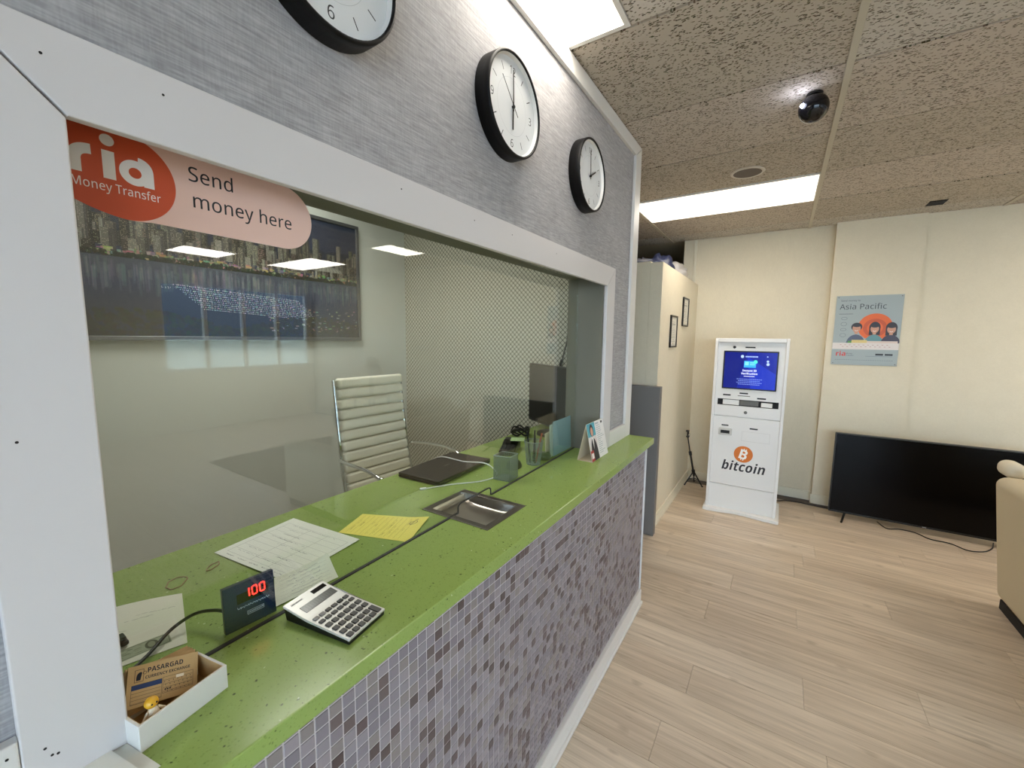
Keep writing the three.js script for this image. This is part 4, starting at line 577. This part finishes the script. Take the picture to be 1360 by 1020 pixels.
// ------------------------------------------------------------------ cash machine
{
  const t = thing('cash_kiosk', 'tall white cryptocurrency cash machine with a blue touch screen', 'kiosk', [-0.214, 0, -4.08]);   // local z = 0 is the front face
  const L = -0.274, R = 0.274, H = 1.565, D = -0.42, k = M.kioskWhite;
  part('cabinet', rb(L + 0.02, R - 0.02, 0.03, H - 0.004, D, -0.03, 0.004), k, t);
  const sidePts = [[D, 0.02], [D, H - 0.02], [D + 0.02, H], [0.012, H], [0.016, H - 0.02], [0.004, 0.9], [0.004, 0.02]];
  for (const x of [L, R - 0.022]) { const g = extrude(sidePts.map(([z, y]) => [-z, y]), 0.018, 0.002); part('side_panel', g.rotateY(PI / 2).translate(x + 0.002, 0, 0), k, t); }
  const il = L + 0.0225, ir = R - 0.0225;
  part('top_cap', rb(il, ir, H - 0.035, H - 0.001, -0.06, 0.008, 0.003), k, t);
  const head = new THREE.Shape([[il, 0.882], [ir, 0.882], [ir, H - 0.037], [il, H - 0.037]].map((p) => new THREE.Vector2(...p))); head.holes.push(new THREE.Path([[il + 0.02, 0.973], [il + 0.02, 1.03], [ir - 0.02, 1.03], [ir - 0.02, 0.973]].map((p) => new THREE.Vector2(...p))));
  part('head_panel', new THREE.ExtrudeGeometry(head, { depth: 0.018, bevelEnabled: false }).translate(0, 0, -0.0295), k, t);
  const bez = part('screen_bezel', rb(-0.204, 0.206, 1.122, 1.456, -0.0115, -0.003, 0.003), M.black, t);
  const scr = canvas(960, 720, (c, w, h) => {
    c.fillStyle = '#10208a'; c.fillRect(0, 0, w, h); c.fillStyle = '#0b1670'; c.beginPath(); c.moveTo(0, 0); c.lineTo(420, 0); c.lineTo(260, h); c.lineTo(0, h); c.fill(); c.fillStyle = '#1a30a8'; c.beginPath(); c.moveTo(420, 80); c.lineTo(w, 420); c.lineTo(w, h); c.lineTo(520, h); c.fill();
    c.fillStyle = '#a9c2ee'; c.beginPath(); c.arc(330, 84, 30, 0, 7); c.fill(); for (let x = 390; x < 620; x += 26) c.fillRect(x, 72, 18, 26); c.beginPath(); c.arc(790, 80, 12, 0, 7); c.arc(800, 170, 22, 0, 7); c.fill(); c.beginPath(); c.arc(806, 226, 28, 0, 7); c.fill();
    c.fillStyle = '#39a3e0'; c.fillRect(370, 170, 220, 130); c.fillStyle = '#7ad3f4'; c.fillRect(386, 186, 70, 70); c.fillRect(480, 196, 90, 18); c.fillRect(480, 232, 90, 18); c.fillStyle = '#4fe0c2'; c.beginPath(); c.arc(580, 186, 36, 0, 7); c.fill();
    c.fillStyle = '#e8edff'; c.textAlign = 'center'; c.font = 'bold 54px sans-serif'; c.fillText('Instant ID', 480, 380); c.fillText('Verification', 480, 440); c.fillRect(380, 470, 200, 10); c.fillStyle = '#8ea6e6'; for (let j = 0; j < 4; j++) for (let x = 250 + (j % 2) * 30; x < 700 - (j % 2) * 30; x += 34) c.fillRect(x, 530 + j * 34, 26, 9);
  });
  part('touch_screen', facePlane(0.388, 0.312).translate(0.001, 1.289, -0.0025), new THREE.MeshStandardMaterial({ color: '#05060c', roughness: 0.15, emissive: '#ffffff', emissiveMap: scr, emissiveIntensity: 0.85 }), bez);
  part('slot_recess', bx(il + 0.02, ir - 0.02, 0.973, 1.03, -0.0297, -0.028), M.blackMatte, t);
  part('slot_tray', rb(il + 0.062, -0.06, 0.979, 1.024, -0.0278, -0.016, 0.003), k, t); part('slot_plate', rb(-0.055, 0.085, 0.981, 1.022, -0.0278, -0.02, 0.002), M.steelDark, t); part('slot_tray', rb(0.105, ir - 0.064, 0.979, 1.016, -0.0278, -0.014, 0.003), k, t);
  part('camera_eye', new THREE.CylinderGeometry(0.012, 0.012, 0.004, 24).rotateX(PI / 2).translate(-0.125, 1.487, -0.0095), M.black, t); 
  for (const [x, y, w] of [[-0.005, 1.487, 0.075], [-0.16, 1.066, 0.06], [-0.03, 1.088, 0.065], [0.105, 1.052, 0.065]]) part('label_plate', rb(x - w / 2, x + w / 2, y - 0.006, y + 0.006, -0.0115, -0.0095, 0.001, 1), M.black, t);
  part('reader_slot', rb(-0.075, 0.02, 1.062, 1.068, -0.0115, -0.0095, 0.001, 1), M.steelDark, t);
  part('key_lock', merge([new THREE.CylinderGeometry(0.013, 0.013, 0.006, 24).rotateX(PI / 2).translate(-0.006, 0.921, -0.0088), bx(-0.0075, -0.0045, 0.913, 0.929, -0.006, -0.0054)]), M.steelDark, t);
  const dw = 0.508, dh = 0.622, door = canvas(1024, 1254, (c, w, h) => {
    c.fillStyle = '#e6e4e0'; c.fillRect(0, 0, w, h); const kx = w / dw, X = (x) => (x + 0.4665) * kx, Y = (y) => (0.874 - y) * kx;
    c.fillStyle = '#d9772a'; c.beginPath(); c.arc(X(-0.213), Y(0.549), 0.074 * kx, 0, 7); c.fill(); c.save(); c.translate(X(-0.213), Y(0.549)); c.rotate(0.24); c.fillStyle = '#fbf7f0'; c.font = `bold ${0.118 * kx}px sans-serif`; c.textAlign = 'center'; c.textBaseline = 'middle'; c.fillText('B', 0, 4); for (const x of [-20, 14]) { c.fillRect(x, -104, 18, 34); c.fillRect(x, 74, 18, 34); } c.fillRect(-58, -84, 34, 18); c.fillRect(-58, 70, 34, 18); c.restore();
    c.fillStyle = '#1f1d24'; c.textAlign = 'left'; c.textBaseline = 'alphabetic'; c.save(); c.translate(X(-0.386), Y(0.392)); c.transform(1, 0, -0.2, 1, 0, 0); c.font = `bold ${0.118 * kx}px sans-serif`; c.fillText('bitcoin', 0, 0, 0.345 * kx); c.restore();
    c.strokeStyle = '#c4c1bb'; c.lineWidth = 3; c.strokeRect(X(-0.235), Y(0.755), 0.21 * kx, 0.085 * kx);
  });
  const dm = part('lower_door', rb(-0.2525, 0.2555, 0.252, 0.874, -0.0295, -0.008, 0.002, 1), k, t), fp = part('door_print', facePlane(dw - 0.004, dh - 0.004).translate(0.0015, 0.563, -0.0076), printed(door, 0.38), dm); void fp;
  part('label_plate', rb(-0.185, -0.13, 0.788, 0.798, -0.008, -0.0055, 0.001, 1), M.black, t); part('label_plate', rb(0.035, 0.095, 0.778, 0.79, -0.008, -0.0055, 0.001, 1), M.black, t);
  part('bill_slot', merge([rb(-0.205, -0.1, 0.706, 0.766, -0.008, 0.006, 0.004)]), M.kioskEdge, t); part('bill_mouth', rb(-0.188, -0.117, 0.722, 0.75, 0.0055, 0.0075, 0.002), M.black, t);
  part('kick_panel', rb(-0.2525, 0.2555, 0.03, 0.249, -0.0295, -0.011, 0.002), M.kioskWhite, t);
  const bs = new THREE.Shape(); bs.moveTo(-0.287, 0.42); bs.lineTo(0.296, 0.42); bs.lineTo(0.296, -0.045); bs.quadraticCurveTo(0.295, -0.056, 0.275, -0.056); bs.bezierCurveTo(0.12, -0.054, 0.1, -0.022, 0.0, -0.022); bs.bezierCurveTo(-0.1, -0.022, -0.12, -0.054, -0.265, -0.056); bs.quadraticCurveTo(-0.287, -0.056, -0.287, -0.045); bs.closePath();
  part('base_plate', new THREE.ExtrudeGeometry(bs, { depth: 0.022, bevelEnabled: true, bevelSize: 0.004, bevelThickness: 0.003, bevelSegments: 2 }).rotateX(-PI / 2).translate(0, 0.0045, 0), M.kioskWhite, t, 'white base plate with a scalloped front edge');
  single('machine_lead', tube([[0.02, 0.10, -4.512], [0.06, 0.02, -4.60], [0.14, 0.006, -4.70], [0.25, 0.006, -4.715], [0.36, 0.006, -4.70], [0.48, 0.006, -4.69], [0.62, 0.006, -4.70]], 0.005, 50, 6), M.black, 'black lead along the baseboard from the cash machine', 'cable');
}
// ------------------------------------------------------------------ poster
{
  const t = thing('wall_poster', 'grey Asia Pacific poster with three children on the cream pilaster', 'poster', [0.6195, 1.645, -4.7895]), w = 0.453, h = 0.612;
  const tex = canvas(1024, 1384, (c, W, H) => {
    c.fillStyle = '#9fa8a6'; c.fillRect(0, 0, W, H); c.fillStyle = '#44494b'; c.font = '46px sans-serif'; c.fillText('Send money to', 70, 110); c.font = '146px sans-serif'; c.fillStyle = '#33383b'; c.fillText('Asia Pacific', 60, 268, 900);
    c.fillRect(60, 356, 220, 7); c.strokeStyle = '#5c6365'; c.lineWidth = 5; for (let k = 0; k < 4; k++) { c.beginPath(); c.ellipse(150, 450 + k * 112, 46, 26 + (k % 2) * 10, 0, 0, 7); c.stroke(); }
    c.fillStyle = '#e0641c'; c.beginPath(); c.arc(640, 620, 262, 0, 7); c.fill(); c.strokeStyle = '#c4511a'; c.lineWidth = 60; c.beginPath(); c.arc(640, 640, 150, 0, 7); c.stroke();
    const kid = (x, y, shirt, long) => { c.fillStyle = '#2a2224'; c.beginPath(); c.ellipse(x, y - 20, 86, long ? 110 : 84, 0, 0, 7); c.fill(); if (long) c.fillRect(x - 84, y - 20, 168, 150); c.fillStyle = shirt; c.beginPath(); c.moveTo(x - 150, 960); c.quadraticCurveTo(x - 130, 790, x, 770); c.quadraticCurveTo(x + 130, 790, x + 150, 960); c.fill(); c.fillStyle = '#c58f72'; c.fillRect(x - 26, y + 50, 52, 70); c.beginPath(); c.ellipse(x, y + 10, 64, 82, 0, 0, 7); c.fill(); c.fillStyle = '#2a2224'; c.beginPath(); c.ellipse(x, y - 56, 70, 40, 0, 0, 7); c.fill(); c.strokeStyle = '#f0e6e0'; c.lineWidth = 8; c.beginPath(); c.arc(x, y + 36, 24, 0.3, 2.8); c.stroke(); };
    kid(360, 640, '#52586a', false); kid(640, 650, '#5f8d90', true); kid(890, 660, '#3a3444', true); c.fillStyle = '#d9c27a'; c.fillRect(300, 880, 240, 60); c.fillStyle = '#4f8c3a'; c.fillRect(240, 900, 60, 50); c.fillStyle = '#d8c3b4'; c.fillRect(540, 900, 460, 50);
    c.fillStyle = '#ddd3cb'; c.fillRect(0, 940, W, 130); c.fillStyle = '#b4776c'; for (let k = 0; k < 22; k++) c.fillRect(120 + k * 36, 976 + (k % 2) * 36, 26, 8);
    c.fillStyle = '#d2453a'; c.font = 'bold 132px sans-serif'; c.fillText('ria', 60, 1206); c.fillStyle = '#5b6062'; c.font = '34px sans-serif'; c.fillText('Money', 230, 1166); c.fillText('Transfer', 230, 1204); c.fillStyle = '#15181a'; c.fillRect(690, 1150, 116, 34); c.fillRect(832, 1150, 116, 34); c.fillStyle = '#7a8283'; for (let k = 0; k < 26; k++) c.fillRect(60 + k * 35, 1280, 26, 8); c.fillRect(540, 1200, 400, 8);
  });
  part('board', bx(-w / 2, w / 2, -h / 2, h / 2, 0, 0.006), std('#9fa8a6', 0.5), t); part('print', facePlane(w - 0.001, h - 0.001).translate(0, 0, 0.0064), printed(tex, 0.45), t);
  for (const [x, y] of [[-1, -1], [1, -1], [-1, 1], [1, 1]]) part('screw', new THREE.CylinderGeometry(0.004, 0.004, 0.004, 12).rotateX(PI / 2).translate(x * (w / 2 - 0.014), y * (h / 2 - 0.014), 0.007), M.steelDark, t);
}
// ------------------------------------------------------------------ television on the floor
{
  const t = thing('television', 'large black flat television standing on the floor against the wall', 'television', [1.073, 0, -4.5], 0), w = 1.238;
  part('housing', rb(-w / 2, w / 2, 0.052, 0.757, -0.05, -0.006, 0.004), M.black, t); part('tv_screen', bx(-w / 2 + 0.008, w / 2 - 0.008, 0.068, 0.749, -0.0058, -0.003), phys('#020203', 0.2, { specularIntensity: 0.3 }), t);
  part('bezel', merge([rb(-w / 2, w / 2, 0.052, 0.068, -0.008, 0, 0.002, 1), rb(-w / 2, w / 2, 0.749, 0.757, -0.008, 0, 0.002, 1), rb(-w / 2, -w / 2 + 0.008, 0.068, 0.749, -0.008, 0, 0.002, 1), rb(w / 2 - 0.008, w / 2, 0.068, 0.749, -0.008, 0, 0.002, 1)]), M.black, t); part('maker_badge', bx(-0.012, 0.012, 0.057, 0.063, 0, 0.001), std('#b8b8b8', 0.4), t);
  for (const s of [-1, 1]) part('foot', merge([rod([s * 0.50, 0.058, -0.03], [s * 0.535, 0.007, 0.11], 0.009, 10, 0.008), rod([s * 0.50, 0.058, -0.03], [s * 0.535, 0.007, -0.16], 0.009, 10, 0.008)]), M.black, t);
  single('television_lead', tube([[0.801, 0.0055, -4.584], [0.845, 0.0055, -4.46], [0.93, 0.0055, -4.50], [1.023, 0.0055, -4.49], [1.092, 0.0055, -4.409], [1.203, 0.0055, -4.398], [1.277, 0.0055, -4.324], [1.363, 0.0055, -4.357], [1.44, 0.0055, -4.462], [1.489, 0.0055, -4.60]], 0.0042, 70, 6), M.black, 'thin black lead snaking under the television', 'cable');
}
// ------------------------------------------------------------------ sofa and rug
{
  const t = thing('sofa', 'cream leather sofa with its back towards the counter', 'sofa', [1.15, 0, -2.72]);   // local x = 0 is the outer back face, z from -0.78 to 0.78
  const soft = (x0, x1, y0, y1, z0, z1, r) => boxUV(rb(x0, x1, y0, y1, z0, z1, r, 5), 0.4);
  const lean = (g) => { const p = g.attributes.position; for (let i = 0; i < p.count; i++) p.setX(i, p.getX(i) - 0.075 * Math.max(0, p.getY(i) - 0.06) / 0.72); g.computeVertexNormals(); return g; };
  part('back_panel', lean(soft(0.015, 0.27, 0.055, 0.79, -0.78, 0.78, 0.055)), M.leather, t, 'outer back flaring out towards the top');
  for (const s of [-1, 1]) part('arm', soft(0.1, 0.95, 0.055, 0.60, s > 0 ? 0.57 : -0.78, s > 0 ? 0.78 : -0.57, 0.07), M.leather, t);
  part('seat_base', soft(0.2, 0.9, 0.06, 0.28, -0.58, 0.58, 0.03), M.leather, t);
  for (const z of [-0.285, 0.285]) { part('seat_cushion', soft(0.28, 0.94, 0.275, 0.45, z - 0.28, z + 0.28, 0.07), M.leather, t); part('back_cushion', soft(0.03, 0.42, 0.40, 0.915, z - 0.37, z + 0.28, 0.13), M.leather, t); }
  part('headrest', soft(-0.02, 0.07, 0.775, 0.865, -0.90, -0.74, 0.04), phys('#ddd3bc', 0.5), t, 'pale padded headrest end');
  part('plinth', rb(0.03, 0.9, 0.0005, 0.06, -0.75, 0.75, 0.005), M.blackMatte, t, 'dark plinth');
  const rug = dataTex(512, 512, (u, v) => { const k = 40 * (nC(u, v) - 0.5) + 16 * (nB(u, v) - 0.5); return [cl(98 + k), cl(80 + k), cl(60 + k)]; }), g = boxUV(rb(2.12, 4.1, 0.0005, 0.012, -3.7, -2.1, 0.004), 1);
  single('area_rug', g, printed(rug, 0.95), 'brown rug in front of the sofa', 'rug');
}
// ------------------------------------------------------------------ corner seen only mirrored in the glass: plant, side table, lamp
{
  const t = thing('potted_plant', 'tall leafy plant in a dark pot near the shop window', 'plant', [4.62, 0, -4.3]), green = phys('#6a7440', 0.5), r = rng(55);
  part('pot', new THREE.LatheGeometry([[0.001, 0.0005], [0.12, 0.0005], [0.16, 0.28], [0.165, 0.3], [0.15, 0.3], [0.14, 0.26], [0.001, 0.26]].map((a) => new THREE.Vector2(...a)), 32), std('#5b5148', 0.6), t);
  for (let k = 0; k < 26; k++) {
    const a = k * 2.4, out = 0.08 + r() * 0.17, h = 0.42 + r() * 0.33, n = 8, pos = [], idx = [];
    for (let i = 0; i <= n; i++) { const u = i / n, w = 0.026 * Math.sin(PI * Math.min(1, u * 0.95 + 0.05)), rad = out * u * u * 1.2 + 0.01, y = 0.26 + h * u * (1.15 - 0.3 * u); for (const s of [-1, 0, 1]) pos.push(Math.cos(a) * rad - Math.sin(a) * s * w, y + (s ? 0.008 : 0), Math.sin(a) * rad + Math.cos(a) * s * w); }
    for (let i = 0; i < n; i++) for (const s of [0, 1]) { const b = i * 3 + s; idx.push(b, b + 1, b + 3, b + 1, b + 4, b + 3); }
    const g = new THREE.BufferGeometry(); g.setAttribute('position', new THREE.Float32BufferAttribute(pos, 3)); g.setIndex(idx); g.computeVertexNormals(); part('leaf', g, green, t);
  }
  const d = thing('side_table', 'small wooden side table beside the potted plant', 'table', [4.06, 0, -4.5]), wood = std('#6b5238', 0.5); part('table_top', rb(-0.22, 0.22, 0.52, 0.55, -0.22, 0.22, 0.005), wood, d); for (const [x, z] of [[-1, -1], [1, -1], [-1, 1], [1, 1]]) part('leg', rb(x * 0.19 - 0.018, x * 0.19 + 0.018, 0.0005, 0.52, z * 0.19 - 0.018, z * 0.19 + 0.018, 0.003, 1), wood, d);
  const l = thing('table_lamp', 'unlit table lamp with a beige cone shade on the side table', 'lamp', [4.06, 0.551, -4.5]); part('lamp_foot', new THREE.LatheGeometry([[0.001, 0], [0.08, 0], [0.08, 0.015], [0.03, 0.04], [0.05, 0.15], [0.03, 0.3], [0.012, 0.33], [0.001, 0.33]].map((a) => new THREE.Vector2(...a)), 28), std('#7d6a50', 0.4), l); part('lamp_shade', new THREE.CylinderGeometry(0.09, 0.19, 0.28, 36, 1, true).translate(0, 0.5, 0), phys('#d9cdb0', 0.9, { transmission: 0.3, thickness: 0 }), l); part('finial', new THREE.SphereGeometry(0.014, 12, 10).translate(0, 0.66, 0), std('#7d6a50', 0.4), l); part('shade_rod', rod([0, 0.32, 0], [0, 0.655, 0], 0.005), std('#7d6a50', 0.4), l);
}
// ------------------------------------------------------------------ things on the ceiling
{
  const t = thing('dome_camera', 'black ball security camera with a lit white lamp on the ceiling', 'camera', [0.045, CEIL, -2.29]);
  part('mount', cyl(0.03, 0.03, 0.008, 0, -0.008, 0, 28), M.black, t); part('ball', new THREE.SphereGeometry(0.056, 40, 28).translate(0, -0.058, 0), phys('#0b0c12', 0.12), t);
  const d = V(-0.72, 0.08, 0.66).normalize(), at = d.clone().multiplyScalar(0.0555).add(V(0, -0.058, 0));
  part('camera_lamp', new THREE.SphereGeometry(0.0085, 16, 12).translate(...at.toArray()), std('#ffffff', 0.4, { emissive: '#dfe6ff', emissiveIntensity: 30 }), t, 'small lit white lamp');
  const l = new THREE.PointLight('#dfe6ff', 0.012); l.name = 'camera_lamp_glow'; l.position.copy(at.clone().add(d.multiplyScalar(0.012))); l.castShadow = true; t.add(l);
  const s = thing('ceiling_speaker', 'round grey ceiling speaker beside the long light panel', 'speaker', [-0.255, CEIL, -3.10]);
  part('trim_ring', new THREE.LatheGeometry([[0.078, 0], [0.08, -0.006], [0.092, -0.006], [0.098, 0]].map((a) => new THREE.Vector2(...a)), 48), std('#d6cec2', 0.6), s); part('grille', cyl(0.08, 0.08, 0.003, 0, -0.0045, 0, 40), std('#6d645c', 0.8), s);
  const v = thing('ceiling_vent', 'small black vent opening in the ceiling near the back wall', 'vent', [0.911, CEIL, -4.482]); part('vent_box', rb(-0.05, 0.05, -0.005, 0.0, -0.066, 0.066, 0.002, 1), M.blackMatte, v); for (let k = 0; k < 3; k++) part('slat', bx(-0.045, 0.045, -0.0075, -0.0052, -0.044 + k * 0.04, -0.036 + k * 0.04), M.black, v);
}
scene.traverse((o) => { if (o.isMesh) { o.castShadow = true; o.receiveShadow = true; } });
renderer.render(scene, camera);
